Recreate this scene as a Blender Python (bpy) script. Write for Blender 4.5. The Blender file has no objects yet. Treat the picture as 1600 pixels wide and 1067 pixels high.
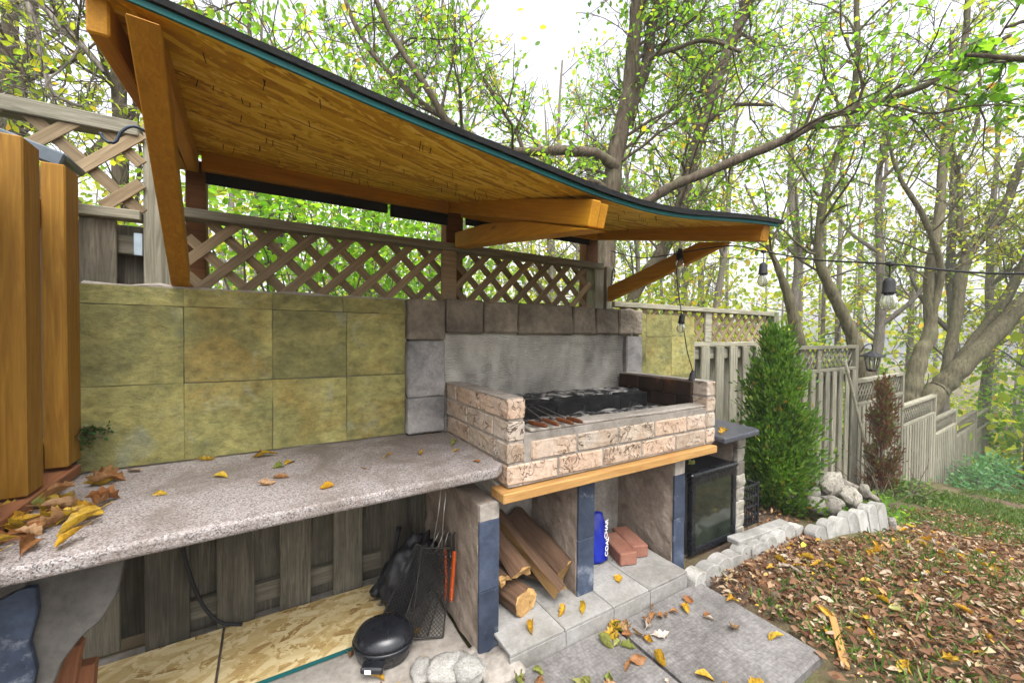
import bpy, bmesh, math, random
import numpy as np
from mathutils import Vector, Matrix

scene = bpy.context.scene
col = scene.collection
rad = math.radians

# ---------------------------------------------------------------- camera, sky, sun, exposure
cam_data = bpy.data.cameras.new("camera")
cam = bpy.data.objects.new("camera", cam_data); col.objects.link(cam)
yaw, pitch, roll = 0.545, -0.019, 0.0097
fw = Vector((math.sin(yaw)*math.cos(pitch), math.cos(yaw)*math.cos(pitch), math.sin(pitch)))
rt = Vector((math.cos(yaw), -math.sin(yaw), 0))
upv = rt.cross(fw)
rt2 = rt*math.cos(roll) + upv*math.sin(roll)
up2 = upv*math.cos(roll) - rt*math.sin(roll)
cm = Matrix((rt2, up2, -fw)).transposed().to_4x4()
cm.translation = Vector((0.2914, -2.052, 1.3097))
cam.matrix_world = cm
cam_data.sensor_width = 36.0
cam_data.lens = 626.6/1600*36.0
cam_data.clip_start = 0.02
cam_data.clip_end = 1000
scene.camera = cam

world = bpy.data.worlds.new("World"); scene.world = world; world.use_nodes = True
wn = world.node_tree; wn.nodes.clear()
SUN_EL, SUN_AZ = 64.0, 195.0          # azimuth clockwise from +Y: veiled sun high behind the camera
sky = wn.nodes.new("ShaderNodeTexSky"); sky.sky_type = 'NISHITA'; sky.sun_disc = False
sky.sun_elevation = rad(SUN_EL); sky.sun_rotation = rad(SUN_AZ)
sky.dust_density = 5.0; sky.air_density = 1.0; sky.ozone_density = 1.0
hs = wn.nodes.new("ShaderNodeHueSaturation"); hs.inputs['Saturation'].default_value = 0.20
bg = wn.nodes.new("ShaderNodeBackground"); bg.inputs['Strength'].default_value = 0.15
wo = wn.nodes.new("ShaderNodeOutputWorld")
wn.links.new(sky.outputs[0], hs.inputs['Color']); wn.links.new(hs.outputs[0], bg.inputs['Color']); wn.links.new(bg.outputs[0], wo.inputs['Surface'])

sun_d = bpy.data.lights.new("sun", 'SUN'); sun_d.energy = 0.5; sun_d.angle = rad(40); sun_d.color = (1.0, 0.98, 0.96)
sun = bpy.data.objects.new("sun", sun_d); col.objects.link(sun)
az, el = rad(SUN_AZ), rad(SUN_EL)
to_sun = Vector((math.sin(az)*math.cos(el), math.cos(az)*math.cos(el), math.sin(el)))
sun.rotation_euler = to_sun.to_track_quat('Z', 'Y').to_euler()

vs = scene.view_settings
vs.view_transform = 'Standard'; vs.look = 'None'; vs.gamma = 1.0; vs.use_curve_mapping = False
vs.exposure = 1.8
scene.cycles.use_denoising = True
scene.cycles.max_bounces = 8; scene.cycles.diffuse_bounces = 5; scene.cycles.transmission_bounces = 4
scene.cycles.transparent_max_bounces = 8; scene.cycles.sample_clamp_indirect = 6.0
scene.cycles.caustics_reflective = False; scene.cycles.caustics_refractive = False

# ---------------------------------------------------------------- node helpers
def nd(nt, typ, ins=None, **props):
    n = nt.nodes.new(typ)
    for k, v in props.items(): setattr(n, k, v)
    for k, v in (ins or {}).items():
        s = n.inputs[k]
        if isinstance(v, bpy.types.NodeSocket): nt.links.new(v, s)
        else:
            if isinstance(v, (tuple, list)) and len(v) == 3 and s.type == 'RGBA': v = (*v, 1)
            s.default_value = v
    return n
def ramp(nt, fac, stops, interp='LINEAR'):
    n = nt.nodes.new("ShaderNodeValToRGB"); cr = n.color_ramp; cr.interpolation = interp
    while len(cr.elements) < len(stops): cr.elements.new(0.5)
    for e, (p, c) in zip(cr.elements, stops):
        e.position = p; e.color = (*c, 1) if len(c) == 3 else c
    nt.links.new(fac, n.inputs[0]); return n.outputs[0]
def gray(v): return (v, v, v)
def mixc(nt, f, a, b, mode='MIX'):
    return nd(nt, "ShaderNodeMixRGB", {0: f, 1: a, 2: b}, blend_type=mode).outputs[0]
def new_mat(name):
    m = bpy.data.materials.new(name); m.use_nodes = True
    nt = m.node_tree; nt.nodes.clear()
    out = nt.nodes.new("ShaderNodeOutputMaterial")
    b = nt.nodes.new("ShaderNodeBsdfPrincipled")
    nt.links.new(b.outputs[0], out.inputs[0])
    return m, nt, b
def coords(nt, scale=(1, 1, 1), rnd=True, rot=(0, 0, 0)):
    tc = nd(nt, "ShaderNodeTexCoord")
    v = tc.outputs['Object']
    if rnd:
        oi = nd(nt, "ShaderNodeObjectInfo")
        r = nd(nt, "ShaderNodeMath", {0: oi.outputs['Random'], 1: 43.0}, operation='MULTIPLY').outputs[0]
        v = nd(nt, "ShaderNodeVectorMath", {0: v, 1: r}, operation='ADD').outputs[0]
    return nd(nt, "ShaderNodeMapping", {'Vector': v, 'Scale': scale, 'Rotation': rot}).outputs[0]
def noise(nt, v, scale, detail=4, rough=0.6, dist=0.0):
    return nd(nt, "ShaderNodeTexNoise", {'Vector': v, 'Scale': scale, 'Detail': detail, 'Roughness': rough, 'Distortion': dist}).outputs[0]
def obj_random(nt): return nd(nt, "ShaderNodeObjectInfo").outputs['Random']
def bump(nt, b, h, strength=0.3, dist=0.01):
    n = nd(nt, "ShaderNodeBump", {'Strength': strength, 'Distance': dist, 'Height': h})
    nt.links.new(n.outputs[0], b.inputs['Normal'])
def setc(nt, b, c, rough=0.8, spec=0.3):
    if isinstance(c, bpy.types.NodeSocket): nt.links.new(c, b.inputs['Base Color'])
    else: b.inputs['Base Color'].default_value = (*c, 1)
    if isinstance(rough, bpy.types.NodeSocket): nt.links.new(rough, b.inputs['Roughness'])
    else: b.inputs['Roughness'].default_value = rough
    b.inputs['Specular IOR Level'].default_value = spec
def varied(nt, c, amount=0.35):
    r = obj_random(nt)
    f = nd(nt, "ShaderNodeMapRange", {0: r, 3: 1-amount, 4: 1+amount*0.6}).outputs[0]
    return nd(nt, "ShaderNodeVectorMath", {0: c, 1: f}, operation='MULTIPLY').outputs[0]

def m_wood(name, dark, light, stain, var=0.3, rough=0.75, stainamt=0.6, bstr=0.35, fine=1.0):
    m, nt, b = new_mat(name)
    v = coords(nt, (1.2, 22*fine, 22*fine))
    g = noise(nt, v, 3.0, 6, 0.65, 1.2)
    c = ramp(nt, g, [(0.28, dark), (0.5, tuple((a+d)/2 for a, d in zip(dark, light))), (0.68, light)])
    v2 = coords(nt, (1.5, 3, 3))
    s = noise(nt, v2, 2.5, 5, 0.65)
    sm = ramp(nt, s, [(0.45, gray(0)), (0.72, gray(stainamt))])
    c = mixc(nt, sm, c, (*stain, 1))
    kn = nd(nt, "ShaderNodeTexVoronoi", {'Vector': coords(nt, (2.2, 9, 9)), 'Scale': 1.3}).outputs['Distance']
    km = ramp(nt, kn, [(0.04, gray(0.75)), (0.12, gray(0))])
    c = mixc(nt, km, c, (*[x*0.35 for x in dark], 1))
    c = varied(nt, c, var)
    setc(nt, b, c, rough, 0.25)
    bump(nt, b, g, bstr, 0.004)
    return m
def m_osb(name, stops, rough=0.7, sc=1.0, dirs=((0.25, 9, 42), (-0.5, 11, 38), (1.2, 14, 50))):
    m, nt, b = new_mat(name)
    outs = []
    for k, (rz, sx, sy) in enumerate(dirs):
        tc = nd(nt, "ShaderNodeTexCoord").outputs['Object']
        oi = nd(nt, "ShaderNodeMath", {0: obj_random(nt), 1: 31.0+k}, operation='MULTIPLY').outputs[0]
        tc = nd(nt, "ShaderNodeVectorMath", {0: tc, 1: oi}, operation='ADD').outputs[0]
        rv = nd(nt, "ShaderNodeVectorRotate", {'Vector': tc, 'Angle': rz}, rotation_type='Z_AXIS').outputs[0]
        wob = nd(nt, "ShaderNodeVectorMath", {0: noise(nt, rv, 6, 2), 1: (0.08, 0.05, 0)}, operation='MULTIPLY').outputs[0]
        rv = nd(nt, "ShaderNodeVectorMath", {0: rv, 1: wob}, operation='ADD').outputs[0]
        mp = nd(nt, "ShaderNodeMapping", {'Vector': rv, 'Scale': (sx*sc, sy*sc, 1)}).outputs[0]
        vo = nd(nt, "ShaderNodeTexVoronoi", {'Vector': mp, 'Scale': 1.0}, voronoi_dimensions='2D')
        outs.append(nd(nt, "ShaderNodeSeparateColor", {0: vo.outputs['Color']}).outputs[0])
        if k == 0: fib = noise(nt, nd(nt, "ShaderNodeMapping", {'Vector': rv, 'Scale': (8, 160, 8)}).outputs[0], 2, 4)
    sel = noise(nt, nd(nt, "ShaderNodeTexCoord").outputs['Object'], 11*sc, 3, 0.8)
    a = nd(nt, "ShaderNodeMix", {0: ramp(nt, sel, [(0.44, gray(0)), (0.5, gray(1))]), 2: outs[0], 3: outs[1]}).outputs[0]
    sel2 = noise(nt, nd(nt, "ShaderNodeTexCoord").outputs['Object'], 17*sc, 3, 0.8)
    a = nd(nt, "ShaderNodeMix", {0: ramp(nt, sel2, [(0.56, gray(0)), (0.62, gray(1))]), 2: a, 3: outs[2]}).outputs[0]
    f = nd(nt, "ShaderNodeMath", {0: a, 1: nd(nt, "ShaderNodeMath", {0: fib, 1: 0.5}, operation='MULTIPLY').outputs[0]}, operation='ADD').outputs[0]
    f = nd(nt, "ShaderNodeMath", {0: f, 1: 0.68}, operation='MULTIPLY').outputs[0]
    c = ramp(nt, f, stops)
    setc(nt, b, c, rough, 0.3); bump(nt, b, f, 0.25, 0.004)
    return m
def m_mineral(name, stops, scale=6, detail=8, rough=0.9, bstr=0.5, bdist=0.01, bscale=30, var=0.15, rnd=True, spots=None, stretch=(1, 1, 1)):
    m, nt, b = new_mat(name)
    v = coords(nt, stretch, rnd)
    n1 = noise(nt, v, scale, detail, 0.62, 0.4)
    c = ramp(nt, n1, stops)
    fine = noise(nt, v, bscale*2.2, 5, 0.7)
    c = mixc(nt, 0.35, c, ramp(nt, fine, [(0.3, gray(0.25)), (0.7, gray(0.8))]), 'OVERLAY')
    if spots:
        colr, th, sc = spots
        sm = ramp(nt, noise(nt, v, sc, 6, 0.7), [(th, gray(0)), (th+0.12, gray(0.85))])
        c = mixc(nt, sm, c, (*colr, 1))
    if var: c = varied(nt, c, var)
    setc(nt, b, c, rough, 0.25)
    bump(nt, b, noise(nt, v, bscale, 7, 0.65), bstr, bdist)
    return m
def m_plain(name, c, rough=0.6, metallic=0.0, spec=0.4, dirt=0.25):
    m, nt, b = new_mat(name)
    v = coords(nt)
    n = noise(nt, v, 14, 6, 0.65)
    cc = ramp(nt, n, [(0.3, tuple(x*(1-dirt) for x in c)), (0.7, tuple(min(1, x*(1+dirt)) for x in c))])
    r = nd(nt, "ShaderNodeMapRange", {0: n, 3: max(0.05, rough-0.15), 4: min(1, rough+0.15)}).outputs[0]
    setc(nt, b, cc, r, spec); b.inputs['Metallic'].default_value = metallic
    return m
def m_leaf(name, stops, trans=0.5, tmul=1.5, attr='rnd', rough=0.5):
    m = bpy.data.materials.new(name); m.use_nodes = True
    nt = m.node_tree; nt.nodes.clear()
    out = nt.nodes.new("ShaderNodeOutputMaterial")
    f = nd(nt, "ShaderNodeAttribute", attribute_name=attr).outputs['Fac'] if attr else obj_random(nt)
    c = ramp(nt, f, stops)
    if attr is None:
        nz = noise(nt, coords(nt), 4.5, 6, 0.75)
        c = mixc(nt, ramp(nt, nz, [(0.42, gray(0)), (0.66, gray(0.8))]), c, (0.13, 0.055, 0.02, 1))
    bs = nt.nodes.new("ShaderNodeBsdfPrincipled"); nt.links.new(c, bs.inputs['Base Color']); bs.inputs['Roughness'].default_value = rough
    bs.inputs['Specular IOR Level'].default_value = 0.3
    ct = nd(nt, "ShaderNodeVectorMath", {0: c, 1: (tmul, tmul, tmul*0.6)}, operation='MULTIPLY').outputs[0]
    tr = nd(nt, "ShaderNodeBsdfTranslucent", {'Color': ct})
    mx = nd(nt, "ShaderNodeMixShader", {0: trans, 1: bs.outputs[0], 2: tr.outputs[0]})
    nt.links.new(mx.outputs[0], out.inputs[0])
    return m

# ---------------------------------------------------------------- materials
MAT = {}
MAT['orange'] = m_wood('stained_timber', (0.33, 0.14, 0.006), (0.53, 0.255, 0.014), (0.30, 0.115, 0.006), 0.12, 0.6, 0.5, 0.15)
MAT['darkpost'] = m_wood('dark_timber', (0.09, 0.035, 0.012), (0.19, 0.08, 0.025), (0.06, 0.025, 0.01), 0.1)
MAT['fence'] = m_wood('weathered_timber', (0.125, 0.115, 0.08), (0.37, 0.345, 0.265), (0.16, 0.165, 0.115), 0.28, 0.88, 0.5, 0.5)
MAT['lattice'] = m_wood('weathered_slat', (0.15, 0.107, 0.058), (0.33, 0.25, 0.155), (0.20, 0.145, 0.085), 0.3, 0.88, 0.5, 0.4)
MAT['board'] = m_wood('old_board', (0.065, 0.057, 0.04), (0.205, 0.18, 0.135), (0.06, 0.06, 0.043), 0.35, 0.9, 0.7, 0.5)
MAT['cedar'] = m_wood('new_cedar', (0.20, 0.09, 0.008), (0.36, 0.19, 0.024), (0.25, 0.10, 0.008), 0.2, 0.7, 0.4, 0.2)
MAT['redcedar'] = m_wood('red_cedar', (0.17, 0.065, 0.028), (0.32, 0.135, 0.062), (0.17, 0.065, 0.03), 0.1)
MAT['ledge'] = m_wood('ledge_timber', (0.28, 0.14, 0.042), (0.46, 0.27, 0.095), (0.30, 0.125, 0.03), 0.1, 0.7, 0.4, 0.2)
MAT['osbroof'] = m_osb('stained_osb', [(0.10, (0.17, 0.055, 0.002)), (0.25, (0.43, 0.205, 0.005)), (0.5, (0.60, 0.335, 0.010)), (0.72, (0.76, 0.49, 0.04)), (0.95, (0.84, 0.62, 0.13))], 0.65, 0.8, ((0.06, 5, 60), (-0.22, 6, 48), (0.38, 7, 52)))
MAT['osb'] = m_osb('raw_osb', [(0.12, (0.22, 0.11, 0.03)), (0.28, (0.50, 0.34, 0.13)), (0.6, (0.68, 0.54, 0.28)), (0.9, (0.76, 0.63, 0.38))])
MAT['teal'] = m_plain('teal_edge_paint', (0.0, 0.085, 0.085), 0.7)
MAT['shingle'] = m_mineral('black_shingle', [(0.3, gray(0.005)), (0.7, gray(0.014))], 30, 6, 0.95, 0.6, 0.004, 140, 0)
MAT['black'] = m_plain('black_plastic', (0.012, 0.012, 0.014), 0.5)
MAT['rubber'] = m_plain('black_rubber', (0.015, 0.015, 0.016), 0.65)
MAT['blackmesh'] = m_plain('black_shade_cloth', (0.008, 0.008, 0.009), 0.95)
MAT['enamel'] = m_plain('black_enamel', (0.010, 0.011, 0.014), 0.28, 0, 0.5)
MAT['steel'] = m_plain('steel_wire', (0.55, 0.53, 0.50), 0.35, 1.0)
MAT['darksteel'] = m_plain('sooty_steel', (0.05, 0.047, 0.043), 0.5, 0.7)
MAT['greymetal'] = m_plain('grey_painted_metal', (0.085, 0.105, 0.125), 0.4, 0.2)
MAT['bluemetal'] = m_plain('dark_blue_iron', (0.02, 0.035, 0.055), 0.4, 0.2)
MAT['zinc'] = m_plain('galvanised_bracket', (0.42, 0.50, 0.56), 0.45, 0.6)
MAT['handle'] = m_wood('varnished_handle', (0.07, 0.022, 0.009), (0.19, 0.065, 0.022), (0.06, 0.018, 0.008), 0.2, 0.4)
MAT['tong'] = m_wood('red_handle', (0.50, 0.075, 0.012), (0.62, 0.11, 0.02), (0.42, 0.06, 0.012), 0.1, 0.4)
MAT['white'] = m_plain('white_print', (0.8, 0.8, 0.8), 0.6)
MAT['bag'] = m_plain('blue_paper_bag', (0.006, 0.018, 0.27), 0.4)
MAT['darkslate'] = m_mineral('dark_slate', [(0.3, (0.018, 0.025, 0.042)), (0.55, (0.042, 0.055, 0.085)), (0.75, (0.075, 0.092, 0.13))], 5, 8, 0.75, 0.35, 0.006, 28, 0.25, spots=((0.22, 0.24, 0.27), 0.58, 7))
MAT['cement'] = m_mineral('cement_render', [(0.3, (0.17, 0.145, 0.12)), (0.5, (0.29, 0.26, 0.225)), (0.7, (0.37, 0.34, 0.30))], 5, 8, 0.95, 0.6, 0.012, 20, 0.1)
MAT['mudcement'] = m_mineral('muddy_mortar', [(0.3, (0.15, 0.11, 0.085)), (0.5, (0.27, 0.215, 0.17)), (0.7, (0.34, 0.28, 0.23))], 7, 8, 0.95, 0.8, 0.02, 14, 0.1)
MAT['capstone'] = m_mineral('cap_stone', [(0.3, (0.065, 0.055, 0.043)), (0.5, (0.155, 0.13, 0.10)), (0.72, (0.27, 0.23, 0.175))], 5, 8, 0.9, 0.9, 0.018, 15, 0.35, spots=((0.045, 0.042, 0.04), 0.6, 3.5))
MAT['greyblock'] = m_mineral('grey_block', [(0.3, (0.10, 0.10, 0.10)), (0.5, (0.22, 0.21, 0.20)), (0.7, (0.34, 0.32, 0.30))], 5, 8, 0.9, 0.35, 0.006, 30, 0.15, spots=((0.07, 0.075, 0.085), 0.6, 3.0))
MAT['brownslate'] = m_mineral('brown_slate', [(0.3, (0.055, 0.05, 0.045)), (0.55, (0.10, 0.092, 0.082)), (0.75, (0.16, 0.15, 0.14))], 5, 8, 0.8, 0.4, 0.008, 22, 0.1, spots=((0.26, 0.26, 0.26), 0.66, 6))
MAT['stone'] = m_mineral('garden_rock', [(0.3, (0.12, 0.10, 0.08)), (0.5, (0.25, 0.23, 0.19)), (0.75, (0.38, 0.36, 0.32))], 5, 8, 0.9, 0.6, 0.012, 18, 0.45, spots=((0.12, 0.13, 0.06), 0.6, 5))
MAT['edging'] = m_mineral('cast_concrete', [(0.3, (0.20, 0.19, 0.17)), (0.55, (0.32, 0.31, 0.285)), (0.75, (0.42, 0.41, 0.39))], 9, 8, 0.95, 0.4, 0.006, 50, 0.25, spots=((0.13, 0.13, 0.08), 0.56, 6))
MAT['paver'] = m_mineral('platform_tile', [(0.3, (0.15, 0.14, 0.122)), (0.5, (0.235, 0.226, 0.208)), (0.75, (0.32, 0.312, 0.30))], 4, 8, 0.85, 0.4, 0.006, 26, 0.1, spots=((0.26, 0.17, 0.055), 0.64, 4))
MAT['redbrick'] = m_mineral('red_brick', [(0.3, (0.19, 0.075, 0.048)), (0.6, (0.27, 0.125, 0.085)), (0.8, (0.33, 0.18, 0.135))], 8, 6, 0.9, 0.3, 0.004, 60, 0.12)
MAT['ash'] = m_mineral('ash_and_charcoal', [(0.36, gray(0.010)), (0.48, gray(0.06)), (0.58, (0.36, 0.34, 0.32)), (0.75, (0.60, 0.58, 0.55))], 14, 8, 1.0, 1.0, 0.02, 40, 0)
MAT['soot'] = m_mineral('sooty_brick', [(0.32, (0.008, 0.006, 0.005)), (0.55, (0.035, 0.018, 0.010)), (0.78, (0.17, 0.065, 0.022))], 5, 7, 0.9, 0.5, 0.006, 30, 0.55)
MAT['sootblack'] = m_mineral('black_soot', [(0.3, gray(0.006)), (0.58, gray(0.018)), (0.72, gray(0.11)), (0.85, gray(0.34))], 9, 8, 0.95, 0.6, 0.006, 40, 0.2)
MAT['greycounter'] = m_mineral('grey_countertop', [(0.3, (0.035, 0.037, 0.045)), (0.7, (0.075, 0.077, 0.09))], 40, 6, 0.35, 0.1, 0.002, 90, 0)

def build_special():
    # slate tile: olive green with ochre clouds
    m, nt, b = new_mat('olive_slate'); v = coords(nt)
    n1 = noise(nt, v, 4.2, 7, 0.6, 0.5)
    c = ramp(nt, n1, [(0.28, (0.125, 0.122, 0.045)), (0.45, (0.20, 0.19, 0.068)), (0.58, (0.275, 0.25, 0.085)), (0.75, (0.33, 0.31, 0.14))])
    r = obj_random(nt)
    n2 = noise(nt, v, 3.0, 6, 0.65, 1.0)
    n2b = nd(nt, "ShaderNodeMath", {0: n2, 1: nd(nt, "ShaderNodeMapRange", {0: r, 3: -0.10, 4: 0.07}).outputs[0]}, operation='ADD').outputs[0]
    c = mixc(nt, ramp(nt, n2b, [(0.52, gray(0)), (0.72, gray(0.65))]), c, (0.235, 0.16, 0.04, 1))
    n3 = noise(nt, v, 5.5, 6, 0.6, 0.8)
    c = mixc(nt, ramp(nt, n3, [(0.58, gray(0)), (0.72, gray(0.6))]), c, (0.24, 0.27, 0.215, 1))
    c = varied(nt, c, 0.24)
    riv = noise(nt, coords(nt, (1, 1, 1.5)), 22, 9, 0.74, 0.15)
    c = mixc(nt, 0.7, c, ramp(nt, riv, [(0.32, gray(0.2)), (0.68, gray(0.8))]), 'OVERLAY')
    setc(nt, b, c, 0.75, 0.3); bump(nt, b, riv, 0.65, 0.012); MAT['slate'] = m
    # combed render on the back of the barbecue, with smoke stains
    m, nt, b = new_mat('combed_render'); v = coords(nt, rnd=False)
    wv = nd(nt, "ShaderNodeTexWave", {'Vector': v, 'Scale': 26.0, 'Distortion': 6.0, 'Detail': 2.0, 'Detail Scale': 1.2}, wave_type='BANDS', bands_direction='Z').outputs[1]
    n1 = noise(nt, v, 4, 7, 0.6)
    c = ramp(nt, n1, [(0.3, (0.30, 0.285, 0.245)), (0.6, (0.47, 0.45, 0.395)), (0.8, (0.55, 0.53, 0.47))])
    sm = ramp(nt, noise(nt, coords(nt, (1, 1, 0.7), False), 2.2, 5, 0.55), [(0.40, gray(0)), (0.62, gray(0.8))])
    c = mixc(nt, sm, c, (0.085, 0.078, 0.068, 1))
    lump = noise(nt, v, 9, 5, 0.6)
    setc(nt, b, c, 0.95, 0.2)
    h = nd(nt, "ShaderNodeMath", {0: nd(nt, "ShaderNodeMath", {0: wv, 1: ramp(nt, lump, [(0.35, gray(0.05)), (0.6, gray(0.5))])}, operation='MULTIPLY').outputs[0], 1: lump}, operation='ADD').outputs[0]
    bump(nt, b, h, 0.8, 0.012); MAT['combed'] = m
    # beige brick with wormed dark cracks
    m, nt, b = new_mat('wormed_brick'); v = coords(nt)
    n1 = noise(nt, v, 7, 5, 0.6)
    c = ramp(nt, n1, [(0.3, (0.38, 0.27, 0.185)), (0.5, (0.455, 0.37, 0.285)), (0.72, (0.51, 0.455, 0.40))])
    r = obj_random(nt)
    c = mixc(nt, ramp(nt, r, [(0.3, gray(0)), (1.0, gray(0.55))]), c, (0.43, 0.285, 0.20, 1))
    rid = nd(nt, "ShaderNodeMath", {0: nd(nt, "ShaderNodeMath", {0: noise(nt, v, 15, 3, 0.55, 1.6), 1: 0.5}, operation='SUBTRACT').outputs[0]}, operation='ABSOLUTE').outputs[0]
    msk = ramp(nt, noise(nt, v, 9, 3, 0.5), [(0.42, gray(0)), (0.54, gray(1))])
    crack = nd(nt, "ShaderNodeMath", {0: ramp(nt, rid, [(0.004, gray(1)), (0.03, gray(0))]), 1: msk}, operation='MULTIPLY').outputs[0]
    c = mixc(nt, crack, c, (0.12, 0.075, 0.045, 1))
    c = mixc(nt, ramp(nt, noise(nt, v, 5.0, 6, 0.7), [(0.52, gray(0)), (0.72, gray(0.65))]), c, (0.20, 0.12, 0.075, 1))
    c = mixc(nt, 0.4, c, ramp(nt, noise(nt, v, 60, 6, 0.75), [(0.3, gray(0.2)), (0.7, gray(0.8))]), 'OVERLAY')
    c = varied(nt, c, 0.18)
    setc(nt, b, c, 0.9, 0.2)
    h = nd(nt, "ShaderNodeMath", {0: noise(nt, v, 34, 5), 1: crack}, operation='SUBTRACT').outputs[0]
    bump(nt, b, h, 0.7, 0.006); MAT['brick'] = m
    # speckled pink grey granite; brown dirt blotches, deepened to carry the roof's shade
    m, nt, b = new_mat('granite'); v = coords(nt, rnd=False)
    vo = nd(nt, "ShaderNodeTexVoronoi", {'Vector': v, 'Scale': 300.0})
    f = nd(nt, "ShaderNodeSeparateColor", {0: vo.outputs['Color']}).outputs[0]
    c = ramp(nt, f, [(0.0, (0.06, 0.056, 0.056)), (0.13, (0.095, 0.087, 0.085)), (0.2, (0.185, 0.152, 0.14)), (0.5, (0.255, 0.215, 0.20)), (0.75, (0.305, 0.28, 0.27)), (1.0, (0.39, 0.375, 0.37))])
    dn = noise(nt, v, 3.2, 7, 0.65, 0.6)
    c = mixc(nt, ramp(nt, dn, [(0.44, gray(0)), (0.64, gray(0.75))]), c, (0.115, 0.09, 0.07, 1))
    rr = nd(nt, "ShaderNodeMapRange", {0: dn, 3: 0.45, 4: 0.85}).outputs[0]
    setc(nt, b, c, rr, 0.4); bump(nt, b, f, 0.12, 0.002); MAT['granite'] = m
    # stamped concrete slab
    m, nt, b = new_mat('stamped_concrete'); v = coords(nt, rnd=False)
    vo = nd(nt, "ShaderNodeTexVoronoi", {'Vector': v, 'Scale': 62.0, 'Randomness': 0.6}).outputs['Distance']
    n1 = noise(nt, v, 3.5, 9, 0.66)
    c = ramp(nt, n1, [(0.3, (0.085, 0.078, 0.073)), (0.52, (0.155, 0.145, 0.138)), (0.72, (0.22, 0.21, 0.205))])
    c = mixc(nt, 0.2, c, ramp(nt, vo, [(0.1, gray(0.75)), (0.6, gray(0.25))]), 'OVERLAY')
    c = mixc(nt, 0.45, c, ramp(nt, noise(nt, v, 30, 8, 0.8), [(0.3, gray(0.15)), (0.7, gray(0.85))]), 'OVERLAY')
    pl = ramp(nt, noise(nt, v, 4.5, 8, 0.75), [(0.66, gray(0)), (0.74, gray(0.6))])
    c = mixc(nt, pl, c, (0.34, 0.335, 0.33, 1))
    setc(nt, b, c, 0.95, 0.2); bump(nt, b, vo, 0.5, 0.006); MAT['slab'] = m
    # soil
    m, nt, b = new_mat('garden_soil'); v = coords(nt, rnd=False)
    n1 = noise(nt, v, 1.4, 9, 0.68)
    c = ramp(nt, n1, [(0.3, (0.06, 0.042, 0.030)), (0.5, (0.13, 0.09, 0.062)), (0.7, (0.20, 0.145, 0.10))])
    g = ramp(nt, noise(nt, v, 0.7, 7, 0.7), [(0.46, gray(0)), (0.60, gray(0.75))])
    c = mixc(nt, g, c, (0.085, 0.105, 0.032, 1))
    setc(nt, b, c, 1.0, 0.1); bump(nt, b, noise(nt, v, 22, 8, 0.7), 0.8, 0.03); MAT['soil'] = m
    # bark
    for nm, d, l in (('bark', (0.045, 0.034, 0.024), (0.165, 0.13, 0.095)), ('pale_hazed_bark', (0.11, 0.095, 0.082), (0.28, 0.245, 0.21)), ('greenbark', (0.06, 0.053, 0.030), (0.19, 0.165, 0.105))):  # the paler bark also has far trunks' backlit haze put into its colour
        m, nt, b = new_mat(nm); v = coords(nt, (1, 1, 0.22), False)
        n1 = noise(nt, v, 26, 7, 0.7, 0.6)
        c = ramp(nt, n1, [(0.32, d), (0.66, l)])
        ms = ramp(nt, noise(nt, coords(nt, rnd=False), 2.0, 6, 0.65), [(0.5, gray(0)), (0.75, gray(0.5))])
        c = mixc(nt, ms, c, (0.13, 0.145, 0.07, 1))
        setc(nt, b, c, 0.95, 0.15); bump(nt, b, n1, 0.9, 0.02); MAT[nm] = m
    # firewood: fibrous split wood
    MAT['log'] = m_wood('split_firewood', (0.26, 0.14, 0.045), (0.52, 0.33, 0.13), (0.17, 0.09, 0.04), 0.25, 0.85, 0.6, 0.7)
    MAT['logbark'] = m_wood('firewood_bark', (0.05, 0.028, 0.016), (0.15, 0.085, 0.05), (0.09, 0.055, 0.035), 0.25, 0.95, 0.5, 1.0)
    # glass
    m, nt, b = new_mat('dark_glass')
    setc(nt, b, ramp(nt, noise(nt, coords(nt, rnd=False), 6, 6, 0.6), [(0.4, (0.012, 0.017, 0.012)), (0.75, (0.035, 0.042, 0.030))]), 0.09, 0.6); MAT['glass'] = m
    m, nt, b = new_mat('bulb_glass'); setc(nt, b, (0.95, 0.95, 0.93), 0.05, 0.5)
    b.inputs['Transmission Weight'].default_value = 0.92; b.inputs['IOR'].default_value = 1.2; MAT['bulb'] = m
build_special()
GREEN = [(0.0, (0.07, 0.17, 0.015)), (0.45, (0.15, 0.29, 0.022)), (0.72, (0.26, 0.38, 0.03)), (0.9, (0.44, 0.42, 0.035)), (1.0, (0.50, 0.27, 0.03))]
YELLOWGREEN = [(0.0, (0.14, 0.23, 0.02)), (0.4, (0.27, 0.34, 0.03)), (0.75, (0.42, 0.41, 0.035)), (1.0, (0.50, 0.30, 0.04))]
DEEP = [(0.0, (0.025, 0.075, 0.012)), (0.6, (0.055, 0.15, 0.018)), (1.0, (0.14, 0.25, 0.03))]
MAT['leaf'] = m_leaf('green_leaf', GREEN, 0.55, 2.3)
MAT['yleaf'] = m_leaf('autumn_leaf', YELLOWGREEN, 0.55, 2.0)
MAT['dleaf'] = m_leaf('deep_green_leaf', DEEP, 0.45, 1.8)
MAT['teal_leaf'] = m_leaf('blue_green_leaf', [(0, (0.05, 0.16, 0.06)), (1, (0.16, 0.30, 0.12))], 0.4, 1.6)
MAT['thuja'] = m_leaf('thuja_spray', [(0, (0.03, 0.085, 0.012)), (0.5, (0.085, 0.18, 0.02)), (0.92, (0.19, 0.29, 0.04)), (1.0, (0.26, 0.15, 0.03))], 0.32, 1.6)
MAT['drythuja'] = m_leaf('dry_thuja_spray', [(0, (0.10, 0.045, 0.025)), (0.6, (0.20, 0.095, 0.05)), (0.8, (0.08, 0.14, 0.02)), (1.0, (0.13, 0.2, 0.03))], 0.3, 1.4)
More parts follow.
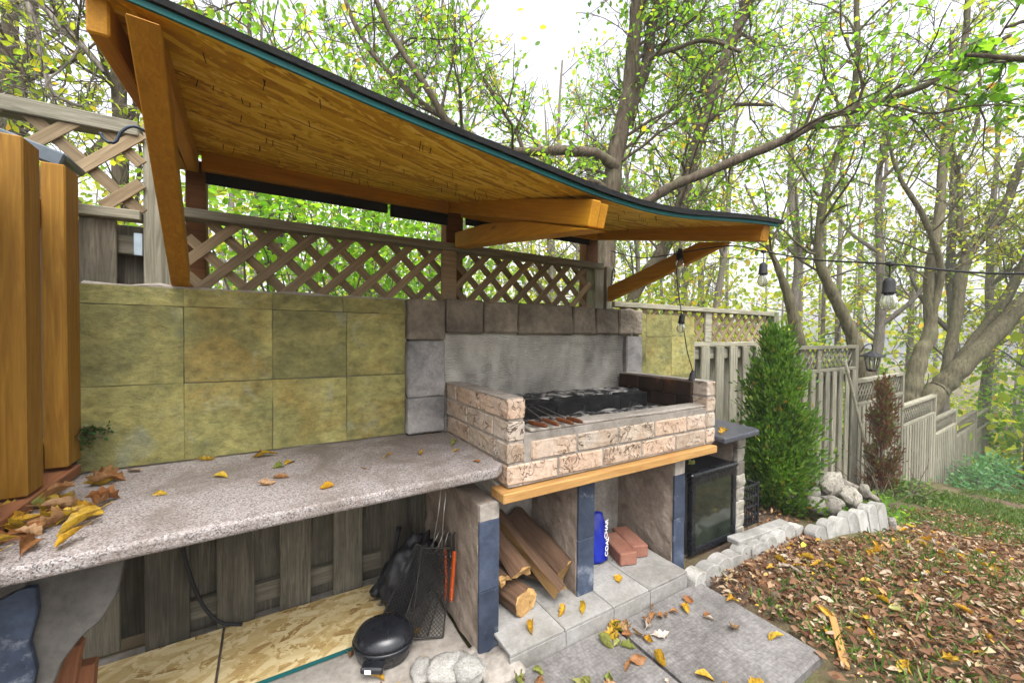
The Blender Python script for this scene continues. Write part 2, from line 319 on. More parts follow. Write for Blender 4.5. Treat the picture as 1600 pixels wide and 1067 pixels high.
MAT['litter'] = m_leaf('leaf_litter', [(0, (0.10, 0.045, 0.022)), (0.3, (0.20, 0.10, 0.05)), (0.5, (0.28, 0.17, 0.095)), (0.66, (0.38, 0.29, 0.19)), (0.8, (0.46, 0.38, 0.28)), (0.9, (0.48, 0.24, 0.035)), (1.0, (0.60, 0.45, 0.05))], 0.2, 1.2, rough=0.75)
MAT['grass'] = m_leaf('grass_blade', [(0, (0.05, 0.11, 0.015)), (0.6, (0.11, 0.20, 0.03)), (1.0, (0.26, 0.25, 0.09))], 0.35, 1.4)
MAT['fall_yellow'] = m_leaf('yellow_fallen_leaf', [(0, (0.52, 0.36, 0.03)), (1, (0.60, 0.33, 0.02))], 0.25, 1.2, None)
MAT['fall_brown'] = m_leaf('brown_fallen_leaf', [(0, (0.27, 0.11, 0.035)), (0.5, (0.35, 0.19, 0.08)), (1, (0.42, 0.26, 0.13))], 0.2, 1.2, None)
MAT['fall_green'] = m_leaf('green_fallen_leaf', [(0, (0.20, 0.27, 0.05)), (1, (0.36, 0.38, 0.12))], 0.25, 1.2, None)
MAT['fall_pale'] = m_leaf('pale_fallen_leaf', [(0, (0.42, 0.36, 0.28)), (1, (0.55, 0.50, 0.44))], 0.2, 1.1, None)

# ---------------------------------------------------------------- object helpers
W = {}
def tag(o, label=None, cat=None, group=None, kind=None):
    if label: o['label'] = label
    if cat: o['category'] = cat
    if group: o['group'] = group
    if kind: o['kind'] = kind
    return o
def thing(name, label, cat, loc=(0, 0, 0), group=None):
    o = bpy.data.objects.new(name, None); col.objects.link(o); o.location = loc
    o.empty_display_size = 0.1
    W[o] = Matrix.Translation(loc)
    return tag(o, label, cat, group)
def put(name, mesh, parent=None, M=None, loc=(0, 0, 0), kind=None):
    o = bpy.data.objects.new(name, mesh); col.objects.link(o)
    if M is None: M = Matrix.Translation(loc)
    if parent is not None:
        o.parent = parent; o.matrix_basis = W[parent].inverted() @ M
    else: o.matrix_basis = M
    W[o] = M
    if kind: o['kind'] = kind
    return o
def mesh_from(V, F, mat, smooth=False, name='mesh', attr=None):
    me = bpy.data.meshes.new(name)
    V = np.asarray(V, dtype=np.float32)
    if isinstance(F, np.ndarray):
        k = F.shape[1]; nf = len(F)
        me.vertices.add(len(V)); me.vertices.foreach_set('co', V.ravel())
        me.loops.add(nf*k); me.loops.foreach_set('vertex_index', F.astype(np.int32).ravel())
        me.polygons.add(nf); me.polygons.foreach_set('loop_start', np.arange(0, nf*k, k, dtype=np.int32))
        me.update(calc_edges=True)
    else:
        me.from_pydata(V.tolist(), [], F)
    if attr is not None:
        a = me.attributes.new('rnd', 'FLOAT', 'POINT'); a.data.foreach_set('value', np.asarray(attr, dtype=np.float32))
    if smooth: me.polygons.foreach_set('use_smooth', np.ones(len(me.polygons), dtype=bool))
    me.materials.append(MAT[mat] if isinstance(mat, str) else mat)
    return me
BOXC = {}
def box_mesh(sx, sy, sz, mat, bev=0.003):
    key = (round(sx, 4), round(sy, 4), round(sz, 4), mat, bev)
    if key in BOXC: return BOXC[key]
    bm = bmesh.new(); bmesh.ops.create_cube(bm, size=1.0)
    for v in bm.verts: v.co = Vector((v.co.x*sx, v.co.y*sy, v.co.z*sz))
    if bev: bmesh.ops.bevel(bm, geom=bm.edges[:], offset=min(bev, 0.3*min(sx, sy, sz)), segments=1, affect='EDGES', profile=0.5)
    me = bpy.data.meshes.new('box'); bm.to_mesh(me); bm.free(); me.materials.append(MAT[mat])
    BOXC[key] = me; return me
def box(name, lo, hi, mat, parent=None, bev=0.003, kind=None):
    s = [hi[i]-lo[i] for i in range(3)]
    return put(name, box_mesh(*s, mat, bev), parent, loc=[(lo[i]+hi[i])/2 for i in range(3)], kind=kind)
def frame(d, up):
    x = Vector(d).normalized(); z = Vector(up); z = (z - x*z.dot(x))
    if z.length < 1e-5: z = Vector((0, 1, 0)) - x*x.y
    z.normalize(); y = z.cross(x)
    return Matrix((x, y, z)).transposed()
def beam(name, p0, p1, w, h, mat, parent=None, up=(0, 0, 1), bev=0.003):
    """timber along p0-p1: local X length, local Y width w, local Z height h (towards up)"""
    p0, p1 = Vector(p0), Vector(p1); d = p1-p0
    M = frame(d, up).to_4x4(); M.translation = (p0+p1)/2
    return put(name, box_mesh(round(d.length, 3), w, h, mat, bev), parent, M)
def hashn(P, seed=0, f=1.0, octv=3):
    """cheap smooth noise for arrays of points"""
    P = np.asarray(P, float)*f; rng = np.random.RandomState(seed); out = np.zeros(len(P)); a = 1.0
    for o in range(octv):
        for _ in range(4):
            k = rng.normal(size=3)*(1.6**o)*2.0; out += a*np.sin(P@k + rng.uniform(0, 6.28))*0.35
        a *= 0.55
    return out
def rough_box(sx, sy, sz, mat, amp, seed, cuts=4, f=12, bev=0.006, smooth=False):
    bm = bmesh.new(); bmesh.ops.create_cube(bm, size=1.0)
    for v in bm.verts: v.co = Vector((v.co.x*sx, v.co.y*sy, v.co.z*sz))
    if bev: bmesh.ops.bevel(bm, geom=bm.edges[:], offset=bev, segments=1, affect='EDGES', profile=0.5)
    big = [e for e in bm.edges if e.calc_length() > max(sx, sy, sz)/(cuts+1)]
    bmesh.ops.subdivide_edges(bm, edges=big, cuts=cuts, use_grid_fill=True)
    bm.normal_update()
    P = np.array([v.co for v in bm.verts]); n = hashn(P, seed, f)
    for v, q in zip(bm.verts, n): v.co += v.normal*float(q)*amp
    bmesh.ops.triangulate(bm, faces=[fc for fc in bm.faces if len(fc.verts) > 4])
    me = bpy.data.meshes.new('rough'); bm.to_mesh(me); bm.free(); me.materials.append(MAT[mat])
    if smooth: me.polygons.foreach_set('use_smooth', np.ones(len(me.polygons), dtype=bool))
    return me
def tube_arrays(pts, rads, k=8, cap=True):
    pts = np.asarray(pts, float); n = len(pts); rads = np.broadcast_to(np.asarray(rads, float), (n,))
    T = np.gradient(pts, axis=0); T /= np.linalg.norm(T, axis=1, keepdims=True)+1e-9
    ref = np.array([0.0, 0, 1]) if abs(T[0][2]) < 0.9 else np.array([1.0, 0, 0])
    A = np.cross(T, ref); A /= np.linalg.norm(A, axis=1, keepdims=True)+1e-9
    B = np.cross(T, A)
    th = np.arange(k)*2*np.pi/k
    V = pts[:, None, :] + rads[:, None, None]*(np.cos(th)[None, :, None]*A[:, None, :] + np.sin(th)[None, :, None]*B[:, None, :])
    i = np.arange(n-1)[:, None]*k; j = np.arange(k)[None, :]; j2 = (j+1) % k
    F = np.stack([i+j, i+j2, i+k+j2, i+k+j], axis=-1).reshape(-1, 4)
    return V.reshape(-1, 3), F
def smooth_path(pts, n):
    pts = np.asarray(pts, float); m = len(pts)
    t = np.linspace(0, m-1, n); i = np.clip(t.astype(int), 0, m-2); u = (t-i)[:, None]
    P = np.vstack([2*pts[0]-pts[1], pts, 2*pts[-1]-pts[-2]])
    p0, p1, p2, p3 = P[i], P[i+1], P[i+2], P[i+3]
    return 0.5*((2*p1) + (-p0+p2)*u + (2*p0-5*p1+4*p2-p3)*u*u + (-p0+3*p1-3*p2+p3)*u**3)
def tube_mesh(pts, rads, mat, k=8, n=None):
    if n:
        q = smooth_path(np.column_stack([np.asarray(pts, float), np.broadcast_to(rads, (len(pts),))]), n); pts, rads = q[:, :3], np.maximum(q[:, 3], 1e-4)
    V, F = tube_arrays(pts, rads, k)
    n0 = len(pts)
    F = [tuple(f) for f in F.tolist()] + [tuple(range(k))[::-1], tuple(range((n0-1)*k, n0*k))]
    return mesh_from(V, F, mat, True)
def lathe(profile, mat, k=20, smooth=True):
    V = []; F = []
    for r, z in profile:
        for a in range(k): V.append((r*math.cos(2*math.pi*a/k), r*math.sin(2*math.pi*a/k), z))
    for i in range(len(profile)-1):
        for a in range(k): F.append((i*k+a, i*k+(a+1) % k, (i+1)*k+(a+1) % k, (i+1)*k+a))
    F.append(tuple(range(k))[::-1]); F.append(tuple(range((len(profile)-1)*k, len(profile)*k)))
    return mesh_from(V, F, mat, smooth)
def prism(outline, t, mat, amp=0.0, seed=0):
    """outline in local XZ, thickness t along local Y"""
    n = len(outline)
    V = [(x, -t/2, z) for x, z in outline] + [(x, t/2, z) for x, z in outline]
    F = [tuple(range(n)), tuple(range(n, 2*n))[::-1]] + [(i, i+n, (i+1) % n+n, (i+1) % n) for i in range(n)]
    bm = bmesh.new(); vs_ = [bm.verts.new(v) for v in V]
    for f in F: bm.faces.new([vs_[i] for i in f])
    bmesh.ops.recalc_face_normals(bm, faces=bm.faces)
    bmesh.ops.bevel(bm, geom=bm.edges[:], offset=min(0.003, t*0.2), segments=1, affect='EDGES')
    me = bpy.data.meshes.new('prism'); bm.to_mesh(me); bm.free(); me.materials.append(MAT[mat]); return me
def rock_mesh(seed, mat, sub=3, amp=0.22, f=1.6, flat=1.0):
    bm = bmesh.new(); bmesh.ops.create_icosphere(bm, subdivisions=sub, radius=1.0)
    P = np.array([v.co for v in bm.verts]); n = hashn(P, seed, f)
    for v, q in zip(bm.verts, n): v.co = v.co*(1+amp*float(q)); v.co.z *= flat
    me = bpy.data.meshes.new('rock'); bm.to_mesh(me); bm.free(); me.materials.append(MAT[mat])
    me.polygons.foreach_set('use_smooth', np.ones(len(me.polygons), dtype=bool)); return me
def TRS(loc, rot=(0, 0, 0), sc=(1, 1, 1)):
    from mathutils import Euler
    return Matrix.Translation(loc) @ Euler(rot).to_matrix().to_4x4() @ Matrix.Diagonal((*sc, 1))

def gz(x, y):
    x = np.asarray(x, float); y = np.asarray(y, float)
    t = np.maximum(0, x-3.35)
    z = -0.225*t*t/(t+0.6)/(1+0.014*t)
    z = np.where(t > 22, -0.225*22/(1.308)*(22/22.6) - 0.01*(t-22), z)
    b = np.maximum(0, y-0.6)
    return z - 0.05*np.minimum(b, 40) + 0.02*np.sin(x*1.3+y*0.7)*np.clip((x-2.6)/1.5, 0, 1)
rnd = random.Random(7)
# ================================================================= ground
def build_ground():
    xs = np.unique(np.concatenate([np.linspace(-60, -4, 15), np.linspace(-4, 20, 121), np.linspace(20, 220, 41)]))
    ys = np.unique(np.concatenate([np.linspace(-60, -6, 14), np.linspace(-6, 4, 67), np.linspace(4, 220, 45)]))
    X, Y = np.meshgrid(xs, ys, indexing='ij')
    Z = gz(X, Y) + 0.012*np.sin(X*5.1+1)*np.sin(Y*4.3)*(X > 2.4)
    Z = np.where((X < 2.3) & (Y > -1.4) & (Y < 0.6), Z-0.03, Z)
    V = np.column_stack([X.ravel(), Y.ravel(), Z.ravel()])
    ny = len(ys); i = np.arange(len(xs)-1)[:, None]*ny; j = np.arange(ny-1)[None, :]
    F = np.stack([i+j, i+ny+j, i+ny+j+1, i+j+1], -1).reshape(-1, 4)
    tag(put('ground', mesh_from(V, F, 'soil', True)), kind='structure')
build_ground()
# concrete under the counter and the two stepping slabs before the hearth
tag(put('concrete_floor', rough_box(1.75, 0.86, 0.06, 'cement', 0.004, 3, 6, 8), loc=(0.13, -0.29, -0.028)), kind='structure')
for i, (x0, x1) in enumerate(((0.97, 1.592), (1.612, 2.225))):
    o = put('concrete_slab', rough_box(x1-x0, 0.56, 0.075, 'slab', 0.0025, 20+i, 8, 7, 0.008), loc=((x0+x1)/2, -1.06, -0.012-0.004*i))
    tag(o, ('concrete stepping slab before the firewood opening, left of the joint' if i == 0 else 'concrete stepping slab with a free corner in the leaf litter'), 'slab', 'concrete slabs before the hearth')

# ================================================================= weathered lattice fence
FA = rad(3.0); FO = Vector((6.78, 0.1, 0)); FD = Vector((math.cos(FA), math.sin(FA), 0)); FN = Vector((math.sin(FA), -math.cos(FA), 0))
def fp(s):                      # point on the fence line at arc length s (0 at the fourth post); before it the fence is straight
    return (FO + FD*s) if s > 0 else Vector((6.78+s, 0.1, 0))
def fn(s): return FN if s > 0 else Vector((0, -1, 0))
fence = thing('lattice_fence', 'weathered grey wooden fence with lattice top stepping down the slope behind the barbecue', 'fence', (2.3, 0.15, 0))
lat_far = {'V': [], 'F': [], 'n': 0}
def add_far_box(c, ax, s):
    cs = np.array([[i, j, k] for i in (-.5, .5) for j in (-.5, .5) for k in (-.5, .5)])
    v = np.array(c) + cs[:, :1]*s[0]*np.array(ax[0]) + cs[:, 1:2]*s[1]*np.array(ax[1]) + cs[:, 2:]*s[2]*np.array(ax[2])
    n = lat_far['n']; lat_far['V'].append(v)
    lat_far['F'] += [(n, n+1, n+3, n+2), (n+4, n+6, n+7, n+5), (n, n+4, n+5, n+1), (n+2, n+3, n+7, n+6), (n, n+2, n+6, n+4), (n+1, n+5, n+7, n+3)]
    lat_far['n'] += 8
def lattice(s0, s1, z0, z1, pitch, w, near, off0=0.0):
    Wd, H = s1-s0, z1-z0
    for lay, sgn in ((0, 1), (1, -1)):
        c = -H + off0 - (pitch if sgn > 0 else 0)
        c = off0 - H - pitch
        while c < Wd + H + pitch:
            # line  x = c + sgn*(z)   (z in 0..H) clipped to 0..Wd
            a0, a1 = (c, c+H) if sgn > 0 else (c+H, c)
            zz0, zz1 = 0.0, H
            def zx(x): return (x-a0)/(a1-a0)*H
            lo, hi = sorted((zx(0), zx(Wd))); q0, q1 = max(zz0, lo), min(zz1, hi)
            if q1-q0 > 0.03:
                xa, xb = a0+(a1-a0)*q0/H, a0+(a1-a0)*q1/H
                n = fn(s0+0.1); off = n*(-0.012 if lay else 0.0)
                pa = fp(s0+xa)+off; pb = fp(s0+xb)+off
                if s0 <= 0: pa = Vector((6.78+s0+xa, 0.1, 0))+off; pb = Vector((6.78+s0+xb, 0.1, 0))+off
                pa.z, pb.z = z0+q0, z0+q1
                jit = rnd.uniform(-0.004, 0.004); pa.x += jit; pb.x += jit
                if near:
                    L = (pb-pa).length; Lq = round(L/0.02)*0.02 + 0.02
                    mid = (pa+pb)/2; d = (pb-pa).normalized()*Lq/2
                    beam('lattice_slat', mid-d, mid+d, w, 0.008, 'lattice', fence, up=n, bev=0.0015)
                else:
                    d = (pb-pa); L = d.length; d.normalize()
                    add_far_box((pa+pb)/2, (d, n, d.cross(n)), (L+0.02, 0.007, w))
            c += pitch
def pickets(s0, s1, ztop, near, wd=0.105, pitch=0.19, base=None, back=True):
    s = s0+0.06
    k = 0
    while s < s1-0.04:
        p = fp(s) if s0 > 0 else Vector((6.78+s, 0.1, 0)); n = fn(s0+0.1)
        zb = (float(gz(p.x, p.y))-0.03) if base is None else base
        q = p + n*0.045
        h = round((ztop-zb)/0.05)*0.05
        beam('picket', (q.x, q.y, ztop-h), (q.x, q.y, ztop), wd, 0.018, 'board' if base is not None else 'fence', fence, up=n)
        if back and s+pitch/2 < s1-0.04:
            p2 = (fp(s+pitch/2) if s0 > 0 else Vector((6.78+s+pitch/2, 0.1, 0))) - n*0.085
            if near: beam('picket', (p2.x, p2.y, ztop-h), (p2.x, p2.y, ztop), wd, 0.018, 'board' if base is not None else 'fence', fence, up=n)
            else: add_far_box((p2.x, p2.y, ztop-h/2), (fp(s0+1)-fp(s0) if s0 > 0 else Vector((1, 0, 0)), n, Vector((0, 0, 1))), (wd, 0.018, h))
        s += pitch; k += 1
def rail(s0, s1, z, w=0.085, h=0.038, fw_=0.03, mat='fence'):
    n = fn(s0+0.1); a = fp(s0) if s0 > 0 else Vector((6.78+s0, 0.1, 0)); b = fp(s1) if s1 > 0 else Vector((6.78+s1, 0.1, 0))
    a = a + n*fw_; b = b + n*fw_
    beam('rail', (a.x, a.y, z), (b.x, b.y, z), w, h, mat, fence)
def post(s, ztop, zb=None, w=0.089, out=0.0, mat='fence'):
    p = fp(s) if s > 0 else Vector((6.78+s, 0.1, 0)); n = fn(s); p = p + n*out
    if zb is None: zb = float(gz(p.x, p.y))-0.1
    beam('post', (p.x, p.y, zb), (p.x, p.y, ztop), w, w, mat, fence, up=n, bev=0.004)
SX = lambda x: x-6.78
# bay behind the cedar screen
post(SX(-0.097), 2.14, -0.05, 0.089, -0.055)
rail(SX(-2.4), SX(-0.15), 2.105, 0.085, 0.055, -0.03)
lattice(SX(-0.75), SX(-0.15), 1.79, 2.08, 0.19, 0.042, True, 0.03)
rail(SX(-2.4), SX(-0.145), 1.765, 0.07, 0.038, -0.02)
rail(SX(-0.60), SX(-0.145), 1.655, 0.05, 0.075, -0.075)
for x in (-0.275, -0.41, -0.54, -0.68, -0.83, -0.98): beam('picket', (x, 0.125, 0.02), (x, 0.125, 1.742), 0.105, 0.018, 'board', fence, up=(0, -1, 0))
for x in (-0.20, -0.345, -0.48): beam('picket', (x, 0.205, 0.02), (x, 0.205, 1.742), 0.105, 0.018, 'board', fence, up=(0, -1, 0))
box('bracket', (-0.172, 0.116, 1.61), (-0.1445, 0.132, 1.70), 'zinc', fence, 0.002)
# bay behind the slate wall and the barbecue
rail(SX(-0.04), SX(2.33), 1.795, 0.09, 0.04, 0.0)
lattice(SX(0.0), SX(2.24), 1.37, 1.775, 0.155, 0.040, True, 0.02)
box('stile', (1.118, 0.068, 1.30), (1.205, 0.092, 1.774), 'lattice', fence)
x = -0.02
k = 0
for k in range(11):
    x = 0.165 + 0.233*(k-1)
    wv = 0.135 + rnd.uniform(-0.012, 0.012)
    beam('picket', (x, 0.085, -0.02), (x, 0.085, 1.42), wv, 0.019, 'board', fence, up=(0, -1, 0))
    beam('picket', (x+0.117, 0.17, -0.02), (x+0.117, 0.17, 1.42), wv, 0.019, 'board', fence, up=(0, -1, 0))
rail(SX(-0.05), SX(2.3), 0.10, 0.04, 0.085, -0.035, 'board')
rail(SX(-0.05), SX(2.3), 0.62, 0.04, 0.085, -0.036, 'board')
post(SX(2.305), 1.80, -0.05, 0.089, -0.02)
post(SX(2.40), 1.80, -0.05, 0.06, 0.0)
# bay beyond the barbecue
post(SX(4.735), 1.56)
rail(SX(2.44), SX(4.69), 1.535, 0.085, 0.038, 0.0)
rail(SX(2.44), SX(4.69), 1.235, 0.075, 0.038, 0.01)
lattice(SX(2.45), SX(4.69), 1.255, 1.517, 0.125, 0.032, True)
box('stile', (3.56, 0.072, 1.256), (3.65, 0.092, 1.514), 'fence', fence)
rail(SX(2.44), SX(4.69), 1.15, 0.035, 0.09, 0.0); rail(SX(2.44), SX(4.69), 0.12, 0.035, 0.09, 0.0)
pickets(SX(3.26), SX(4.7), 1.212, True, 0.115, 0.215)
# stepped bays down the slope
post(SX(6.78), 1.21)
rail(SX(4.78), SX(6.735), 1.185, 0.085, 0.038, 0.0); rail(SX(4.78), SX(6.735), 0.915, 0.075, 0.035, 0.01)
lattice(SX(4.78), SX(6.735), 0.934, 1.166, 0.125, 0.03, False)
box('stile', (5.72, 0.072, 0.936), (5.80, 0.092, 1.164), 'fence', fence)
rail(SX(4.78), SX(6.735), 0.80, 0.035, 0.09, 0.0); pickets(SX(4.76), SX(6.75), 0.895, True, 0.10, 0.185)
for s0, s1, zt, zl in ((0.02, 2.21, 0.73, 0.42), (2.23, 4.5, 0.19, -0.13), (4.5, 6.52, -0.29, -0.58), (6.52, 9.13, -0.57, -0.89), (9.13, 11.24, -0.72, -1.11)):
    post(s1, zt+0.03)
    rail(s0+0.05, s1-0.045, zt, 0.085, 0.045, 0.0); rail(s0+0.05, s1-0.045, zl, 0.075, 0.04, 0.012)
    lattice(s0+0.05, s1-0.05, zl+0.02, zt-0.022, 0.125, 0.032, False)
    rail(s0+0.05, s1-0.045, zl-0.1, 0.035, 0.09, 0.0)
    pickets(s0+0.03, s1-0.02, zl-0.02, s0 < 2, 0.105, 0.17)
o = put('distant_lattice', mesh_from(np.vstack(lat_far['V']), np.array(lat_far['F']), 'fence'), fence, kind='stuff')

# ================================================================= new cedar screen at the counter's end
scr = thing('cedar_screen', 'new orange cedar board screen standing on the end of the granite counter', 'fence', (-0.36, -0.2, 0.80))
for y1, w_, zt, zb in ((0.0, 0.112, 1.862, 0.842), (-0.285, 0.098, 1.846, 0.836), (-0.52, 0.11, 1.835, 0.84), (-0.78, 0.11, 1.82, 0.84)):
    put('screen_board', rough_box(zt-zb, w_, 0.058, 'cedar', 0.0008, int(y1*100)+200, 3, 6, 0.004), scr, Matrix.Translation((-0.322, y1-w_/2, (zt+zb)/2)) @ frame((0, 0, 1), (1, 0, 0)).to_4x4())
for y1 in (-0.13, -0.39, -0.65):
    beam('screen_board', (-0.425, y1-0.06, 0.84), (-0.425, y1-0.06, 1.82), 0.14, 0.02, 'cedar', scr, up=(1, 0, 0))
beam('screen_rail', (-0.372, 0.0, 0.885), (-0.372, -0.8, 0.885), 0.036, 0.085, 'cedar', scr)
beam('screen_rail', (-0.372, 0.0, 1.70), (-0.372, -0.8, 1.70), 0.036, 0.085, 'cedar', scr)
beam('sill_plank', (-0.335, -0.03, 0.812), (-0.335, -0.8, 0.812), 0.10, 0.036, 'redcedar', scr)

# ================================================================= slate-faced wall
wall = thing('slate_wall', 'low wall faced with olive and ochre slate tiles above the granite counter', 'wall', (0.3, 0.05, 0.79))
box('backing', (-0.300, 0.0125, 0.70), (0.905, 0.062, 1.472), 'cement', wall, 0.004)
def tile(x0, x1, z0, z1, seed, y=0.0, mat='slate', parent=wall, amp=0.0016, name='slate_tile'):
    g = 0.0007
    w_, h_ = x1-x0-2*g, z1-z0-2*g
    return put(name, rough_box(w_, 0.012, h_, mat, amp, seed, 7, 16, 0.0011), parent, loc=((x0+x1)/2, y+0.006+rnd.uniform(-0.0012, 0.0012), (z0+z1)/2))
put('mortar_ridge', rough_box(1.195, 0.035, 0.016, 'cement', 0.006, 77, 26, 30, 0.003), wall, loc=(0.300, 0.036, 1.478))
T = 0.305
for i, x0 in enumerate((-0.305, 0.0, 0.305, 0.610)):
    x1 = x0+T if i < 3 else 0.893
    tile(x0, x1, 0.789, 1.10-(0.003 if i else 0.0), 40+i); tile(x0, x1, 1.10, 1.405, 50+i)
for i, (x0, x1) in enumerate(((-0.305, 0.0), (0.0, 0.305), (0.305, 0.593), (0.593, 0.893))): tile(x0, x1, 1.405, 1.478, 60+i)

wallr = thing('tiled_end_wall', 'short wall faced with pale green slate tiles right of the grey stone surround', 'wall', (2.95, 0.05, 0.72))
box('backing', (2.634, 0.0125, 0.70), (3.292, 0.062, 1.462), 'cement', wallr, 0.004)
for i, (x0, x1, z0, z1) in enumerate(((2.632, 2.71, 1.30, 1.468), (2.71, 3.01, 1.30, 1.468), (3.01, 3.295, 1.30, 1.468), (2.632, 2.71, 0.995, 1.30), (2.71, 3.01, 0.995, 1.30), (3.01, 3.295, 0.995, 1.30), (2.632, 3.01, 0.725, 0.995), (3.01, 3.295, 0.725, 0.995))):
    tile(x0, x1, z0, z1, 70+i, parent=wallr)

# ================================================================= granite counter and its dark pier
def counter_mesh(outline, t, mat, nose=0.012):
    bm = bmesh.new()
    vs_ = [bm.verts.new((x, y, 0)) for x, y in outline]; f = bm.faces.new(vs_)
    r = bmesh.ops.extrude_face_region(bm, geom=[f]); up_ = [g for g in r['geom'] if isinstance(g, bmesh.types.BMVert)]
    for v in up_: v.co.z += t
    bmesh.ops.recalc_face_normals(bm, faces=bm.faces)
    bmesh.ops.bevel(bm, geom=bm.edges[:], offset=nose, segments=3, affect='EDGES', profile=0.5)
    me = bpy.data.meshes.new('counter'); bm.to_mesh(me); bm.free(); me.materials.append(MAT[mat]); return me
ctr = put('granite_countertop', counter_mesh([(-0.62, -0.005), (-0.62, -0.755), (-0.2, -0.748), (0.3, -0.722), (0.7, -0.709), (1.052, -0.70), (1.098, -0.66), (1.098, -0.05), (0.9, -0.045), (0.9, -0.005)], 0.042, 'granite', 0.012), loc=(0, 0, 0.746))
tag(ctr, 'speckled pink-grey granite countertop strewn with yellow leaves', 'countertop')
blk = tag(box('timber_offcut', (-0.36, -0.80, 0.752), (-0.212, -0.762, 0.803), 'cedar', None, 0.004), 'short cedar offcut fixed against the front edge of the granite countertop', 'wood block')
pier = thing('counter_pier', 'pier clad in dark irregular slate sheets carrying the end of the granite counter', 'pier', (-0.3, -0.5, 0.0))
box('pier_core', (-0.56, -0.60, -0.02), (-0.30, -0.30, 0.745), 'cement', pier, 0.006)
put('slate_sheet', prism([(-0.262, 0.740), (-0.03, 0.740), (-0.037, 0.69), (-0.050, 0.618), (-0.080, 0.561), (-0.116, 0.532), (-0.151, 0.480), (-0.168, 0.427), (-0.19, 0.36), (-0.20, 0.28), (-0.205, 0.02), (-0.25, 0.02), (-0.255, 0.5), (-0.225, 0.66)], 0.022, 'brownslate'), pier, Matrix.Translation((0, -0.622, 0)))
put('slate_sheet', prism([(-0.55, 0.60), (-0.248, 0.676), (-0.212, 0.696), (-0.187, 0.694), (-0.184, 0.633), (-0.199, 0.56), (-0.188, 0.493), (-0.194, 0.453), (-0.20, 0.02), (-0.55, 0.02)], 0.022, 'darkslate'), pier, Matrix.Translation((0, -0.6455, 0)))
put('slate_sheet', prism([(-0.55, 0.740), (-0.205, 0.740), (-0.200, 0.702), (-0.248, 0.684), (-0.55, 0.61)], 0.02, 'brownslate'), pier, Matrix.Translation((0, -0.6455, 0)))
beam('timber_strut', (-0.235, -0.50, 0.02), (-0.175, -0.50, 0.45), 0.04, 0.05, 'redcedar', pier, up=(1, 0, 0))
beam('timber_strut', (-0.175, -0.46, 0.0), (-0.155, -0.46, 0.36), 0.04, 0.04, 'redcedar', pier, up=(1, 0, 0))

# ================================================================= brick barbecue
bbq = thing('brick_barbecue', 'beige brick barbecue box on slate-faced legs with a stone-capped smoky back', 'barbecue', (1.8, -0.35, 0.0))
xL, xR, yF, zT, H, TH = 1.1104, 2.5163, -0.678, 1.044, 0.0898, 0.082
BR = {}
def brick(p0, along, length, h, th, z0, side_in, variant):
    key = (round(length, 3), round(h, 3), round(th, 3), variant)
    if key not in BR: BR[key] = rough_box(length, th, h, 'brick', 0.0022, 300+variant*7+int(length*100), 3, 40, 0.005)
    d = Vector(along); n = Vector((d.y, -d.x, 0))
    c = Vector(p0) + d*length/2; c.z = z0 + h/2
    M = frame(d, (0, 0, 1)).to_4x4(); M.translation = c
    return put('brick', BR[key], bbq, M)
GAP = 0.010
# side walls (bricks laid front to back)
for xc, first in ((xL+TH/2, 0), (xR-TH/2, 1)):
    for k in range(4):
        z0 = zT-(k+1)*H+GAP; y = yF
        lens = [0.257, 0.257, 0.140] if (k+first) % 2 == 0 else [0.123, 0.257, 0.257, 0.02]
        if k >= 2: lens = [0.100, 0.257, 0.257, 0.04]if k == 2 else [0.123, 0.257, 0.257, 0.02]
        for L_ in lens:
            if k == 3 and y == yF and first == 0: y += 0; 
            if L_ > 0.05 and not (k == 3 and y == yF): brick((xc, y, 0), (0, 1, 0), L_, H-GAP, TH, z0, 0, k % 3)
            y += L_+GAP
    box('mortar', (xc-TH/2+0.006, yF+0.006, zT-4*H), (xc+TH/2-0.006, -0.012, zT-0.0015), 'cement', bbq, 0.002)
# front wall
yc = yF+TH/2
xs_ = [1.226, 1.479, 1.735, 1.998, 2.262, 2.5163]
for a, b_ in zip(xs_[:-1], xs_[1:]):
    e = b_-GAP if b_ < 2.5 else xR-TH-GAP if False else b_-0.0
    if b_ > 2.5: b2 = xR-TH-0.012
    else: b2 = b_-GAP
    brick((a, yc, 0), (1, 0, 0), b2-a, H-GAP, TH, zT-3*H+GAP, 0, rnd.randrange(3))
xs_ = [xL, 1.374, 1.638, 1.902, 2.166, 2.43, 2.5263]
for a, b_ in zip(xs_[:-1], xs_[1:]): brick((a, yc, 0), (1, 0, 0), b_-GAP-a, H-GAP, TH, zT-4*H+GAP, 0, rnd.randrange(3))
xs_ = [1.232, 1.44, 1.66, 1.90, 2.10, 2.30, 2.43]
for a, b_ in zip(xs_[:-1], xs_[1:]): brick((a, yc+0.008, 0), (1, 0, 0), b_-GAP-a, 0.036, TH-0.012, zT-2*H+0.003, 0, rnd.randrange(3))
box('mortar', (xL+TH-0.004, yF+0.007, zT-4*H), (xR-TH+0.004, yF+TH-0.004, zT-2*H+0.034), 'cement', bbq, 0.002)
put('mortar', rough_box(1.21, TH+0.01, 0.012, 'cement', 0.003, 5, 9, 20, 0.003), bbq, loc=(1.83, yF+TH/2+0.012, zT-2*H+0.043))
put('mortar', rough_box(TH+0.002, 0.62, 0.006, 'cement', 0.001, 6, 6, 20, 0.001), bbq, loc=(xL+TH/2, yF/2-0.01, zT+0.001))
put('mortar', rough_box(TH+0.002, 0.62, 0.006, 'cement', 0.001, 8, 6, 20, 0.001), bbq, loc=(xR-TH/2, yF/2-0.01, zT+0.001))
